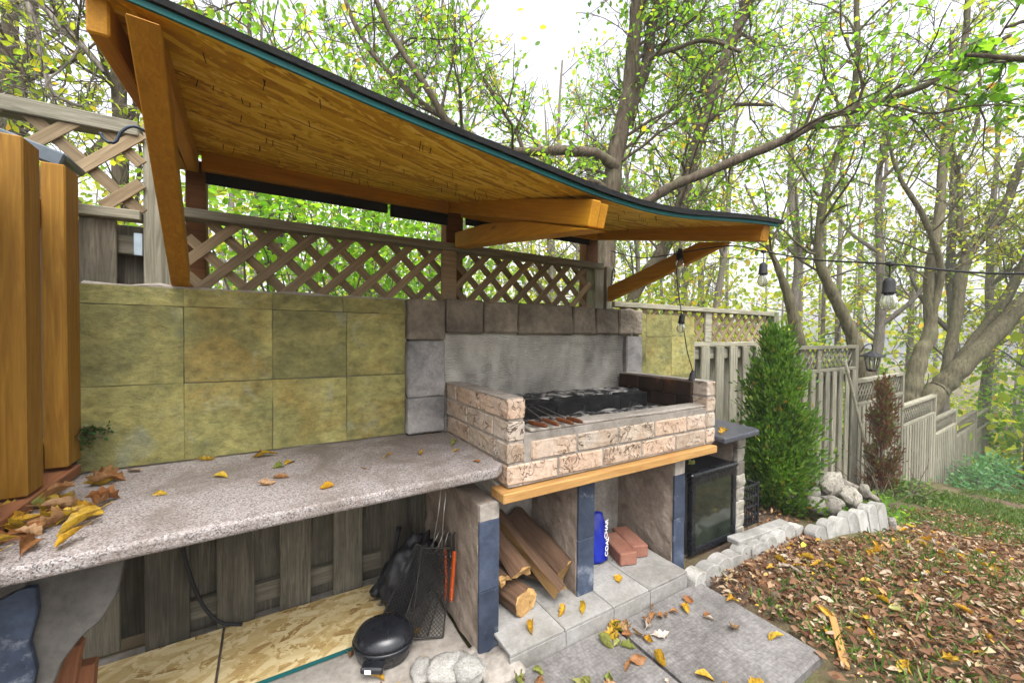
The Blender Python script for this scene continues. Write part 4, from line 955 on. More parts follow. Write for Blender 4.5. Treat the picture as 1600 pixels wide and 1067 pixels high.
far_words = ['dark straight trunk far behind the lattice at the cedar screen', 'dark trunk next to the straight one behind the cedar screen', 'thin sapling behind the left part of the canopy', 'thin sapling behind the lattice under the canopy',
 'pale thin tree behind the canopy ridge', 'pale tree in the wood between forked and leaning trees', 'pale tree leaning left in the wood behind the leaning tree', 'pale tree leaning right behind the crooked tree', 'straight pale trunk behind the lantern', 'pale trunk behind the gnarled tree',
 'pale trunk leaning left beyond the lower fence', 'dark trunk beyond the lowest fence bay', 'thick dark trunk standing at the end of the lower fence', 'pale trunk deep in the wood behind the gnarled tree', 'pale trunk deep in the wood beyond the splayed trunks',
 'pale trunk deep in the wood above the stepped fence', 'leaning pale trunk deep in the wood above the lantern', 'pale trunk deep in the wood behind the forked tree']
for i, ((x, y, ln, r, h, bk), wd) in enumerate(zip(far, far_words)):
    rr_ = np.random.RandomState(200+i); zg = float(gz(x, y)); pts = []
    for k in range(7):
        u = k/6; pts.append((x+ln*u*u*2+rr_.normal(0, 0.05), y+rr_.normal(0, 0.08), zg-0.1+u*h, r*(1-0.75*u)))
    pth = [pts]
    for _ in range(3):
        b_ = pts[rr_.randint(2, 5)]; a = rr_.uniform(0, 6.28); L_ = rr_.uniform(1.2, 2.4)
        pth.append([(b_[0], b_[1], b_[2], b_[3]*0.6), (b_[0]+L_*0.4*math.cos(a), b_[1]+L_*0.4*math.sin(a), b_[2]+L_*0.45, b_[3]*0.45), (b_[0]+L_*0.8*math.cos(a), b_[1]+L_*0.7*math.sin(a), b_[2]+L_*1.1, b_[3]*0.25)])
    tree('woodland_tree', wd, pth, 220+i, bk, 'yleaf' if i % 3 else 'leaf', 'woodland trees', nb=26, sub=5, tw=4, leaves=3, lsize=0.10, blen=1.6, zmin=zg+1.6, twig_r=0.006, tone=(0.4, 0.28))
# shrubs behind the fence
shrub('bush', 'green leafy bush pressing against the lattice below the canopy ledger', 0.55, 1.35, 0.9, 0.6, 1.2, 2.9, 3200, 41, 'leaf', 0.05, (0.25, 0.2), 'bushes behind the fence')
shrub('bush', 'green leafy bush behind the lattice between stile and canopy post', 1.7, 1.9, 0.9, 0.7, 1.0, 2.9, 3000, 42, 'leaf', 0.052, (0.3, 0.2), 'bushes behind the fence')
shrub('bush', 'tangled bush behind the lattice at the cedar screen', -0.9, 1.5, 0.8, 0.6, 0.9, 2.7, 2200, 43, 'yleaf', 0.05, (0.4, 0.25), 'bushes behind the fence', 26)
shrub('bush', 'dense green tree crown standing behind the canopy roof', 1.2, 4.2, 1.6, 1.2, 2.0, 5.6, 7000, 44, 'leaf', 0.068, (0.33, 0.22), 'bushes behind the fence', 20, 'shrub', 40)
shrub('bush', 'yellow-green bush over the first lattice bay beyond the barbecue', 4.3, 2.6, 1.3, 0.9, 0.3, 2.0, 4200, 45, 'yleaf', 0.075, (0.35, 0.25), 'bushes behind the fence', 24)
shrub('bush', 'yellow bush behind the thuja and the second fence bay', 6.6, 2.8, 1.6, 1.0, 0.0, 2.1, 5200, 46, 'yleaf', 0.085, (0.5, 0.25), 'bushes behind the fence', 24)
shrub('bush', 'yellow-green bush behind the lantern post', 9.4, 2.6, 1.6, 1.2, -0.6, 1.7, 5000, 47, 'yleaf', 0.09, (0.4, 0.25), 'bushes behind the fence', 22)
shrub('bush', 'bright green bush beneath the splayed trunks', 14.2, 2.6, 1.9, 1.2, -1.8, 1.3, 7000, 48, 'leaf', 0.10, (0.35, 0.22), 'bushes behind the fence', 20)
shrub('bush', 'tall bright green bush beyond the end of the lower fence', 18.6, -1.2, 2.4, 1.8, -2.8, 1.6, 9000, 49, 'leaf', 0.11, (0.3, 0.2), 'bushes behind the fence', 20)
shrub('bush', 'dark green low bush at the lower end of the lawn', 16.4, -2.0, 1.8, 1.2, -2.6, -0.9, 5200, 50, 'dleaf', 0.09, (0.4, 0.25), 'bushes behind the fence', 14)
shrub('weed_clump', 'blue-green leafy weeds in front of the lower fence bays', 12.4, -0.15, 1.5, 0.35, -1.85, -1.05, 2600, 51, 'teal_leaf', 0.075, (0.5, 0.25), None, 14, 'weeds')
shrub('weed_clump', 'green weeds at the foot of the fence beyond the rock pile', 6.6, -0.42, 0.8, 0.28, -0.72, -0.45, 1300, 52, 'grass', 0.06, (0.4, 0.25), None, 10, 'weeds')
shrub('weed_clump', 'low green weeds spilling beside the garden rocks', 4.75, -0.72, 0.35, 0.22, -0.25, -0.10, 420, 53, 'leaf', 0.05, (0.3, 0.2), None, 8, 'weeds')

# far wood that reads as one mass
def far_wood():
    rng = np.random.RandomState(77); A = Acc(); P = []
    for _ in range(150):
        a = rng.uniform(-0.6, 1.75); d = rng.uniform(16, 42); x = 0.3+d*math.sin(a); y = -2+d*math.cos(a)
        if y < -6 or (y < 3 and x < 14): continue
        zg = float(gz(x, y)); h = rng.uniform(8, 15); ln = rng.normal(0, 0.7)
        A.tube(smooth_path([(x, y, zg-0.3), (x+ln*0.3, y, zg+h*0.5), (x+ln, y, zg+h)], 7), np.linspace(rng.uniform(0.08, 0.2), 0.03, 7), 5)
        for _ in range(6):
            u = rng.uniform(0.2, 0.9); A.tube(wander(rng, np.array((x+ln*u*u, y, zg+h*u)), rng.normal(size=3)+np.array((0, 0, 0.7)), rng.uniform(1, 3.5), 5, 0.2), np.linspace(0.04, 0.012, 5), 3)
        c = np.array((x+ln*0.6, y, zg+h*0.6)); n = 260
        P.append(c+rng.normal(size=(n, 3))*np.array((1.6, 1.6, h*0.26)))
        m = 170; P.append(np.column_stack([x+rng.normal(0, 1.6, m), y+rng.normal(0, 1.6, m), zg+np.abs(rng.normal(0, 1.1, m))]))
    P = np.vstack(P); n = len(P)
    t = put('far_wood', mesh_from(np.vstack(A.V), np.vstack(A.F), 'pale_hazed_bark', True), None, kind='stuff')
    tag(t, 'distant autumn wood beyond the fence and lawn', 'wood')
    put('far_foliage', leaf_mesh(P, rng.normal(size=(n, 3)), rng.normal(0, 0.6, (n, 3))+np.array((0, 0, 1)), rng.uniform(0.14, 0.34, n), rng.normal(0.42, 0.28, n), 'yleaf'), t, kind='stuff')
far_wood()

# columnar thujas
def thuja(name, label, cx, cy, z0, z1, rmax, nspray, seed, mat, per=46, lsize=0.042):
    rng = np.random.RandomState(seed); t = thing(name, label, 'shrub', (cx, cy, z0))
    A = Acc(); P = []; D = []; N = []
    A.tube(smooth_path([(cx, cy, z0-0.1), (cx+0.01, cy, z0+0.5*(z1-z0)), (cx, cy, z1-0.08)], 8), np.linspace(0.022, 0.005, 8), 6)
    for _ in range(nspray):
        u = rng.beta(1.1, 1.35); prof = rmax*(1-u)**0.50*min(1, 0.70+u*1.6)
        a = rng.uniform(0, 6.283); rr_ = prof*rng.uniform(0.45, 1.0)*(1+0.28*math.sin(a*3+u*14)+0.22*math.sin(a*5-u*23))
        b0 = np.array((cx+0.25*rr_*math.cos(a), cy+0.25*rr_*math.sin(a), z0+u*(z1-z0)*0.93-0.05))
        tip = np.array((cx+rr_*math.cos(a), cy+rr_*math.sin(a), z0+u*(z1-z0)*0.93+0.10+0.08*rng.uniform()))
        A.tube(np.linspace(b0, tip, 3), [0.004, 0.003, 0.0015], 3)
        out = unit(tip-b0); side = unit(np.cross(out, (0, 0, 1))); fan = unit(side*rng.uniform(-1, 1)+np.array((0, 0, 1.0))*rng.uniform(-1, 1))
        q = rng.uniform(0.25, 1.1, per)
        w = rng.normal(0, 0.045, per)[:, None]*fan + rng.normal(0, 0.014, (per, 3))
        P.append(b0+(tip-b0)*q[:, None]+w); D.append(out+w*9+rng.normal(0, 0.25, (per, 3))+np.array((0, 0, 0.25))); N.append(np.cross(out, fan)+rng.normal(0, 0.3, (per, 3)))
    P = np.vstack(P); n = len(P)
    put('stems', A.mesh('bark'), t)
    put('foliage', leaf_mesh(P, np.vstack(D), np.vstack(N), lsize*rng.uniform(0.5, 1.25, n), rng.normal(0.45, 0.24, n), mat, LEAFN), t)
thuja('thuja_shrub', 'bushy green columnar thuja growing in the edged bed beside the side counter', 3.66, -0.46, -0.08, 1.37, 0.34, 430, 61, 'thuja')
thuja('thuja_shrub', 'thin half-dead brown thuja standing against the fence beside the shovel', 6.72, -0.22, -0.75, 0.80, 0.23, 150, 62, 'drythuja', 26, 0.05)

# ---------------------------------------------------------------- lawn: grass tufts and litter
def lawn():
    rng = np.random.RandomState(5)
    n = 70000
    x = 2.3+22*rng.uniform(0, 1, n*3)**1.6; y = rng.uniform(-6.5, -0.25, n*3)
    dens = 0.5+0.5*np.sin(x*1.3+1.0)*np.sin(y*1.7+0.4)+0.35*np.sin(x*3.1+y*2.3); lim = 0.30+1.5*np.clip((x-3.4)/2.0, 0, 1)+0.25*np.clip((-1.2-y)/1.5, 0, 1)*np.clip((x-2.6)/1, 0, 1)
    ok = (rng.uniform(0, 1, n*3) < np.clip(dens*lim, 0.0, 1)*0.95) & ~((x < 4.4) & (y > -1.0)); x, y = x[ok], y[ok]; n = len(x)
    P = np.column_stack([x, y, gz(x, y)-0.005]); D = rng.normal(0, 0.75, (n, 3)); D[:, 2] = rng.uniform(0.25, 1.2, n)
    o = put('grass', leaf_mesh(P, D, rng.normal(size=(n, 3)), rng.uniform(0.035, 0.085, n)*(1+0.06*np.clip(x-4, 0, 10)), rng.normal(0.5, 0.3, n), 'grass', LEAF*np.array([1, 0.16, 1])), None, kind='stuff')
    tag(o, 'patchy green grass of the lawn', 'grass')
    n = 34000
    x = 2.2+rng.gamma(2.0, 1.25, n); y = -0.72-np.abs(rng.gamma(1.5, 0.95, n))
    keep = (x < 15) & ~((x < 2.25) & (y > -1.36)) & ~((x > 3.35) & (x < 4.25) & (y > -0.98)); x, y = x[keep], y[keep]
    pat = 0.5+0.5*np.sin(x*1.1-0.5)*np.cos(y*1.3); pat = pat*0.7+0.3*(0.5+0.5*np.sin(x*4.7+y*3.1)*np.cos(y*5.3-x*1.9)); keep = rng.uniform(0, 1, len(x)) < np.clip(1.7*pat-0.25, 0.08, 1)*np.clip(1.15-(x-4.2)*0.16, 0.3, 1)
    x, y = x[keep], y[keep]
    # litter inside the edged bed, and in front of the slabs
    xs2 = rng.uniform(2.2, 3.5, 3200); ys2 = rng.uniform(-2.1, -0.80, 3200); ok2 = ~((xs2 < 2.25) & (ys2 > -1.36)) & ~((xs2 > 3.3) & (ys2 > -0.95)); x = np.concatenate([x, xs2[ok2]]); y = np.concatenate([y, ys2[ok2]])
    xb = rng.uniform(2.95, 4.3, 900); yb = rng.uniform(-0.72, -0.05, 900); xf = rng.uniform(0.2, 2.3, 700); yf = rng.uniform(-2.2, -1.36, 700)
    x = np.concatenate([x, xb, xf]); y = np.concatenate([y, yb, yf]); n = len(x)
    P = np.column_stack([x, y, gz(x, y)+rng.uniform(0.004, 0.022, n)])
    D = rng.normal(size=(n, 3)); D[:, 2] *= 0.25; N = rng.normal(0, 0.55, (n, 3)); N[:, 2] = 1
    tm = (LEAF*np.array([1, 0.75, 4.2]))+np.array([(0, 0, 0.1), (0, 0, 0), (0, 0, 0.1), (0, 0, 0.3), (0, 0, 0), (0, 0, 0)])
    o = put('leaf_litter', leaf_mesh(P, D, N, np.clip(rng.lognormal(-3.68, 0.40, n), 0.011, 0.06), np.clip(rng.beta(1.0, 2.1, n)*1.05, 0, 1), 'litter', tm), None, kind='stuff')
    tag(o, 'carpet of brown autumn leaf litter on the soil', 'leaf litter')
lawn()

# ================================================================= autumn haze between the trees
hz = new_mat('thin_haze')[0]; hnt = hz.node_tree; hnt.nodes.clear()
ho = hnt.nodes.new("ShaderNodeOutputMaterial"); hv = hnt.nodes.new("ShaderNodeVolumePrincipled")
hv.inputs['Color'].default_value = (0.95, 0.96, 1.0, 1); hv.inputs['Density'].default_value = 0.0025
hnt.links.new(hv.outputs[0], ho.inputs['Volume'])
MAT['haze'] = hz
tag(box('haze', (-70, -70, -22), (230, 230, 22), 'haze', None, 0), 'thin pale autumn haze filling the wood', 'haze', None, 'stuff')
# ================================================================= things around the barbecue
def lathe_part(name, prof, mat, parent, M, k=18): return put(name, lathe(prof, mat, k), parent, M)
# --- small fridge with a dark glass door
fr = thing('mini_fridge', 'small black fridge with a dark glass door under the side counter', 'fridge', (2.61, -0.40, 0.02))
box('cabinet', (2.385, -0.590, 0.015), (2.850, -0.16, 0.500), 'black', fr, 0.008)
dy = -0.622
def frame_mesh(x0, x1, z0, z1, y0, y1, w_, mat):
    bm = bmesh.new(); O = [(x0, z0), (x1, z0), (x1, z1), (x0, z1)]; I = [(x0+w_, z0+w_), (x1-w_, z0+w_), (x1-w_, z1-w_), (x0+w_, z1-w_)]
    vs_ = {(k, i, y): bm.verts.new((p[0], y, p[1])) for k, L_ in (('o', O), ('i', I)) for i, p in enumerate(L_) for y in (y0, y1)}
    for i in range(4):
        j = (i+1) % 4
        for y in (y0, y1): bm.faces.new([vs_['o', i, y], vs_['o', j, y], vs_['i', j, y], vs_['i', i, y]])
        for k in 'oi': bm.faces.new([vs_[k, i, y0], vs_[k, j, y0], vs_[k, j, y1], vs_[k, i, y1]])
    bmesh.ops.recalc_face_normals(bm, faces=bm.faces); bmesh.ops.bevel(bm, geom=bm.edges[:], offset=0.004, segments=2, affect='EDGES')
    me = bpy.data.meshes.new('frame'); bm.to_mesh(me); bm.free(); me.materials.append(MAT[mat]); return me
dr = put('door', frame_mesh(2.392, 2.848, 0.020, 0.474, dy, dy+0.03, 0.040, 'enamel'), fr)
box('glass_pane', (2.428, dy+0.008, 0.056), (2.812, dy+0.018, 0.438), 'glass', dr, 0.001)
box('lid_trim', (2.380, -0.632, 0.478), (2.855, -0.585, 0.506), 'enamel', fr, 0.010)
box('plinth', (2.40, -0.575, -0.03), (2.84, -0.18, 0.014), 'cement', fr, 0.003)
# --- black lattice crate
cr = thing('plastic_crate', 'black slatted plastic crate standing behind the stone pier', 'crate', (3.09, -0.42, 0.0))
for x in (2.965, 3.225):
    for y in (-0.56, -0.28): box('corner_post', (x-0.009, y-0.009, 0.0), (x+0.009, y+0.009, 0.29), 'black', cr, 0.003)
for z in (0.012, 0.07, 0.135, 0.20, 0.275):
    for y in (-0.56, -0.28): box('slat', (2.9745, y-0.006, z-0.008), (3.2155, y+0.006, z+0.008), 'black', cr, 0.002)
    for x in (2.965, 3.225): box('slat', (x-0.006, -0.5505, z-0.008), (x+0.006, -0.2895, z+0.008), 'black', cr, 0.002)
for k in range(6):
    x = 3.01+k*0.034
    box('upright', (x-0.004, -0.568, 0.012), (x+0.004, -0.5625, 0.275), 'black', cr, 0.001)
box('crate_floor', (2.975, -0.55, 0.002), (3.215, -0.29, 0.010), 'black', cr, 0.001)
# --- firewood
def log(p0, p1, r, kind, seed, label):
    rng = np.random.RandomState(seed); p0 = np.array(p0, float); p1 = np.array(p1, float); L_ = np.linalg.norm(p1-p0)
    k = 14; n = 9
    if kind == 'round': prof = [(math.cos(a), math.sin(a)) for a in np.linspace(0, 6.283, k, endpoint=False)]
    elif kind == 'half':
        aa = np.linspace(0.0, math.pi, 9); prof = [(math.cos(a), math.sin(a)-0.35) for a in aa]+[(x, -0.35) for x in (-0.6, -0.2, 0.2, 0.6)]
    else:
        aa = np.linspace(0.5, 2.1, 7); prof = [(1.3*math.cos(a), 1.3*math.sin(a)-0.75) for a in aa]+[(-0.45, 0.0), (-0.25, -0.35), (0.0, -0.75), (0.2, -0.4), (0.42, 0.0)]
    k = len(prof); V = []; F = []
    off = rng.normal(0, 0.05, (k, 2))
    for i in range(n):
        u = i/(n-1); sc = r*(1+0.05*math.sin(u*7+seed))
        for j, (a, b_) in enumerate(prof):
            V.append(((u-0.5)*L_ + (0.006*math.sin(j*2.1+seed) if i in (0, n-1) else 0), sc*(a+off[j, 0]+0.03*math.sin(u*9+j)), sc*(b_+off[j, 1]+0.03*math.cos(u*8+j*1.7))))
    for i in range(n-1):
        for j in range(k): F.append((i*k+j, i*k+(j+1) % k, (i+1)*k+(j+1) % k, (i+1)*k+j))
    F += [tuple(range(k))[::-1], tuple(range((n-1)*k, n*k))]
    me = mesh_from(V, F, 'log'); me.materials.append(MAT['logbark'])
    nb_ = 9 if kind == 'half' else 7 if kind == 'wedge' else k
    for i, pl in enumerate(me.polygons):
        if i < (n-1)*k: pl.material_index = 1 if (i % k) < nb_-1 else 0
        if kind == 'round' and i < (n-1)*k: pl.material_index = 1
    M = frame(p1-p0, (0.2, 0, 1)).to_4x4(); M.translation = Vector((p0+p1)/2)
    return tag(put('firewood_log', me, None, M), label, 'firewood', 'firewood in the left opening')
log((1.19, -0.30, 0.40), (1.24, -0.60, 0.27), 0.052, 'half', 1, 'split firewood log leaning highest against the slate leg')
log((1.265, -0.30, 0.405), (1.395, -0.665, 0.17), 0.058, 'wedge', 2, 'long pale split log sloping across the firewood pile')
log((1.385, -0.29, 0.36), (1.475, -0.60, 0.205), 0.060, 'round', 3, 'dark bark-covered log leaning on the middle leg')
log((1.32, -0.28, 0.155), (1.46, -0.58, 0.15), 0.052, 'half', 4, 'split log lying under the dark bark-covered log')
log((1.17, -0.28, 0.165), (1.235, -0.63, 0.155), 0.060, 'round', 5, 'rough round log on the platform at the bottom of the pile')
log((1.125, -0.27, 0.275), (1.145, -0.59, 0.255), 0.045, 'wedge', 6, 'short wedge log squeezed between the slate leg and the pile')
# --- two red bricks
for (cx, cy), lb in (((1.935, -0.49), 'red clay brick nearer the charcoal bag'), ((2.045, -0.47), 'red clay brick nearer the right leg')):
    tag(put('red_brick', rough_box(0.098, 0.225, 0.066, 'redbrick', 0.0012, int(cx*100), 3, 30, 0.005), None, TRS((cx, cy, 0.136), (0, 0, rad(-17)))), lb, 'brick', 'loose red bricks')
# --- charcoal bag
cb_ = thing('charcoal_bag', 'blue charcoal bag with white lettering half hidden behind the middle leg', 'bag', (1.74, -0.42, 0.10))
def bag_mesh():
    bm = bmesh.new(); bmesh.ops.create_grid(bm, x_segments=14, y_segments=18, size=0.5); bm2 = bm
    V = []; F = []; nx, nz = 13, 17
    for side in (-1, 1):
        for i in range(nx):
            for j in range(nz):
                u, v = i/(nx-1)*2-1, j/(nz-1)
                w_ = 0.10*(1-0.18*v*v); t_ = 0.05*math.sqrt(max(0, 1-u*u))*(1-v**4)+0.004
                V.append((u*w_+0.004*math.sin(v*14+u*4), side*(t_+0.005*math.sin(u*7+v*9)*(1-abs(u))), v*0.235+0.012*math.sin(u*3)*v))
    n = nx*nz
    for i in range(nx-1):
        for j in range(nz-1):
            a = i*nz+j; F.append((a, a+nz, a+nz+1, a+1)); F.append((n+a, n+a+1, n+a+nz+1, n+a+nz))
    for j in range(nz-1):
        F.append((j, j+1, n+j+1, n+j)); a = (nx-1)*nz+j; F.append((a, n+a, n+a+1, a+1))
    for i in range(nx-1):
        a = i*nz; F.append((a, n+a, n+a+nz, a+nz)); a = i*nz+nz-1; F.append((a, a+nz, n+a+nz, n+a))
    bm.free(); return mesh_from(V, F, 'bag', True)
bagM = Matrix.Translation((1.772, -0.455, 0.102)) @ Matrix.Rotation(rad(-12), 4, 'Z') @ Matrix.Rotation(rad(-6), 4, 'X')
put('sack', bag_mesh(), cb_, bagM)
def text_mesh(body, size, mat, ext=0.0006):
    cu = bpy.data.curves.new('lettering', 'FONT'); cu.body = body; cu.size = size; cu.extrude = ext; cu.align_x = 'CENTER'; cu.align_y = 'CENTER'; cu.offset = size*0.02
    ob = bpy.data.objects.new('lettering_source', cu); col.objects.link(ob)
    dg = bpy.context.evaluated_depsgraph_get(); dg.update()
    me = bpy.data.meshes.new_from_object(ob.evaluated_get(dg)); bpy.data.objects.remove(ob); me.materials.clear(); me.materials.append(MAT[mat]); return me
for (u, v), body, sz in (((0.072, 0.165), 'CHAR', 0.036), ((0.070, 0.075), 'COAL', 0.036)):
    put('lettering', text_mesh(body, sz, 'white'), cb_, bagM @ Matrix.Translation((u, -0.052*math.sqrt(1-(u/0.1)**2)-0.011, v)) @ Matrix.Rotation(rad(22), 4, 'Z') @ Matrix.Rotation(math.pi/2, 4, 'X') @ Matrix.Rotation(rad(80), 4, 'Z'))
# --- skewers
for i, (a, b_) in enumerate((((1.248, -0.614), (1.261, -0.744)), ((1.332, -0.602), (1.320, -0.745)), ((1.395, -0.621), (1.392, -0.75)), ((1.447, -0.634), (1.443, -0.752)))):
    t = thing('skewer', ('steel skewer with wooden handle on the brick rim, nearest the left side wall', 'steel skewer with wooden handle, second from the left side wall', 'steel skewer with wooden handle, third from the left side wall', 'steel skewer with wooden handle, farthest from the left side wall')[i], 'skewer', (a[0], a[1], 0.925), 'skewers on the brick rim')
    A_ = Vector((a[0], a[1], 0.930)); B_ = Vector((b_[0], b_[1]+0.012, 0.934))
    put('handle', tube_mesh([A_, A_.lerp(B_, .15), A_.lerp(B_, .5), A_.lerp(B_, .85), B_], [0.006, 0.0095, 0.0105, 0.009, 0.006], 'handle', 10, 14), t)
    d = (A_-B_).normalized(); e = A_+d*0.40+Vector((0.11-0.01*i, 0, 0.012))
    put('blade', tube_mesh([A_+d*-0.005, A_+(e-A_)*0.5, e], [0.0028, 0.0026, 0.002], 'steel', 6), t)
# --- things under the counter
ob1 = thing('osb_offcut', 'pale strand board offcut with a ragged broken end under the granite counter', 'board', (0.45, -0.14, 0.005))
def osb_poly(outline, z0, t, parent, name='strand_board'):
    bm = bmesh.new(); vv = [bm.verts.new((x, y, z0)) for x, y in outline]; f = bm.faces.new(vv)
    r = bmesh.ops.extrude_face_region(bm, geom=[f])
    for g in r['geom']:
        if isinstance(g, bmesh.types.BMVert): g.co.z += t
    bmesh.ops.recalc_face_normals(bm, faces=bm.faces); bmesh.ops.triangulate(bm, faces=[q for q in bm.faces if len(q.verts) > 4])
    me = bpy.data.meshes.new('osb'); bm.to_mesh(me); bm.free(); me.materials.append(MAT['osb']); return put(name, me, parent)
jr = random.Random(3)
rag = [(0.74+jr.uniform(-0.02, 0.05)+0.03*math.sin(i*0.7), 0.05-0.021*i) for i in range(14)]
osb_poly([(0.128, -0.330), (0.128, 0.058)] + rag + [(0.66, -0.26), (0.60, -0.330)], 0.006, 0.016, ob1)
box('teal_edge', (0.130, -0.3345, 0.0065), (0.60, -0.3305, 0.0215), 'teal', ob1, 0.0005)
ob2 = thing('osb_offcut', 'pale strand board offcut nearer the dark pier, butting the ragged one', 'board', (-0.1, -0.14, 0.005))
osb_poly([(-0.30, -0.325), (-0.27, 0.05), (0.118, 0.058), (0.118, -0.328)], 0.008, 0.016, ob2)
box('teal_edge', (-0.298, -0.3325, 0.0085), (0.1175, -0.3285, 0.0235), 'teal', ob2, 0.0005)
tag(put('power_cable', tube_mesh([(-0.025, 0.045, 0.745), (-0.022, 0.050, 0.55), (-0.012, 0.05, 0.40), (0.015, 0.045, 0.273), (0.055, 0.04, 0.151), (0.112, 0.035, 0.066), (0.19, 0.03, 0.030)], [0.007]*7, 'rubber', 8, 30)), 'black power cable hanging from the counter against the fence boards', 'cable')
# black enamel pan
pan = thing('grill_pan', 'round black enamel grill pan with a small white sticker on the floor', 'pan', (0.69, -0.41, 0.004))
pm = TRS((0.69, -0.41, 0.004), (0, 0, rad(-32)), (1, 0.86, 1))
put('bowl', lathe([(0.075, 0), (0.105, 0.006), (0.118, 0.045), (0.124, 0.062), (0.122, 0.070), (0.114, 0.072), (0.104, 0.050), (0.085, 0.038), (0.03, 0.036)], 'enamel', 28), pan, pm)
put('lid', lathe([(0.119, 0.071), (0.117, 0.082), (0.100, 0.106), (0.06, 0.120), (0.015, 0.124)], 'enamel', 28), pan, pm)
put('grip', rough_box(0.085, 0.05, 0.026, 'enamel', 0.001, 4, 3, 20, 0.006), pan, pm @ Matrix.Translation((0.0, -0.143, 0.045)))
put('sticker', box_mesh(0.024, 0.0012, 0.016, 'white', 0.0003), pan, pm @ Matrix.Translation((-0.012, -0.1695, 0.045)))
# grill baskets stacked against the leg
def basket(M, w_, h_, hl, name, label, seed):
    t = thing(name, label, 'grill basket', tuple(M.translation), 'grill baskets leaning under the counter')
    A = Acc(); 
    def q(x, y, z): return np.array(M @ Vector((x, y, z)))
    fr_ = [(-w_/2, 0, 0), (w_/2, 0, 0), (w_/2, 0, h_), (-w_/2, 0, h_)]
    for i in range(4): A.tube([q(*fr_[i]), q(*fr_[(i+1) % 4])], 0.0035, 6)
    put('frame', A.mesh('darksteel'), t)
    B_ = Acc(); c = -h_
    while c < w_:
        for sgn in (1, -1):
            a0, a1 = (c, c+h_) if sgn > 0 else (c+h_, c)
            lo, hi = 0.0, 1.0
            for lim in (0.0, w_):
                pass
            u0, u1 = sorted(((0-a0)/(a1-a0), (w_-a0)/(a1-a0))); u0, u1 = max(0, u0), min(1, u1)
            if u1 > u0: B_.tube([q(a0+(a1-a0)*u0-w_/2, 0.002*sgn, u0*h_), q(a0+(a1-a0)*u1-w_/2, 0.002*sgn, u1*h_)], 0.0013, 4)
        c += 0.017
    put('wire_mesh', B_.mesh('darksteel'), t, kind='stuff')
    for s in (-1, 1): put('handle_rod', tube_mesh([q(s*0.02, 0, h_), q(s*0.012, 0, h_+hl*0.5), q(s*0.012, 0, h_+hl)], [0.0025]*3, 'steel', 6), t)
basket(TRS((0.865, -0.43, 0.012), (rad(-9), rad(7), rad(-18))), 0.135, 0.36, 0.29, 'grill_basket', 'wire grill basket with long bright steel handles leaning on the rendered leg', 1)
basket(TRS((0.815, -0.40, 0.012), (rad(-12), rad(22), rad(-10))), 0.12, 0.33, 0.12, 'grill_basket', 'dark wire grill basket tilted beside the long-handled one', 2)
basket(TRS((0.77, -0.32, 0.012), (rad(-14), rad(26), rad(-25))), 0.17, 0.34, 0.10, 'grill_basket', 'wide dark wire grill basket at the back of the pile', 3)
tag(put('dark_lump', rock_mesh(8, 'black', 4, 0.16, 3.2), None, TRS((0.87, -0.20, 0.17), (0.2, 0.25, 0.3), (0.13, 0.09, 0.18))), 'black lump added for the dark shadows and clutter behind the grill baskets', 'bag')  # added lump filling the shadowy black mass behind the baskets
brm = thing('hand_brush', 'black hand brush leaning at the ragged end of the strand board', 'brush', (0.78, -0.06, 0.05))
put('bristles', rough_box(0.16, 0.05, 0.06, 'black', 0.012, 5, 6, 30, 0.006), brm, TRS((0.775, -0.10, 0.115), (0.1, -0.7, 0.4)))
put('grip', tube_mesh([(0.80, -0.08, 0.13), (0.84, -0.02, 0.22), (0.87, 0.02, 0.30)], [0.014, 0.011, 0.013], 'black', 8, 8), brm)
for i, (y0, x0, lb) in enumerate(((-0.445, 0.982, 'grill tongs with orange-red wooden handles hanging on the rendered leg'), (-0.385, 0.982, 'grill turner with darker red handle hanging behind the orange tongs'))):
    t = thing('grill_tool', lb, 'grill tool', (x0, y0, 0.2), 'grill tools hanging on the leg')
    z1 = 0.40-0.03*i
    put('steel_loop', tube_mesh([(x0-0.004, y0-0.006, z1-0.05), (x0-0.004, y0-0.005, z1+0.02), (x0+0.002, y0, z1+0.04), (x0-0.002, y0+0.009, z1+0.02), (x0-0.004, y0+0.008, z1-0.05)], [0.004]*5, 'darksteel', 8, 16), t)
    hd = put('handle', rough_box(0.012, 0.023-0.004*i, 0.225, 'tong', 0.0006, i, 3, 12, 0.004), t, TRS((x0-0.008, y0-0.003+0.02*i, z1-0.145), (rad(4-14*i), rad(2), 0)))
    for z in (z1-0.06, z1-0.11, z1-0.20, z1-0.24): put('rivet', rock_mesh(2, 'steel', 1, 0.0), hd, TRS((x0-0.0155, y0-0.003+0.02*i-(z1-0.145-z)*(0.07-0.24*i), z), (0, 0, 0), (0.003, 0.003, 0.003)))
# rubble at the foot of the left leg
for i, (x, y, r, lb) in enumerate(((0.87, -0.63, 0.055, 'pale rubble stone lying left of the slate leg'), (0.79, -0.58, 0.04, 'small rubble stone by the grill pan'), (0.95, -0.68, 0.06, 'pale rubble stone at the foot of the slate leg'))):
    tag(put('rubble_stone', rock_mesh(30+i, 'edging', 3, 0.25, 1.8, 0.7), None, TRS((x, y, r*0.45), (0, 0, i*1.1), (r*1.3, r, r))), lb, 'stone', 'rubble stones on the concrete')
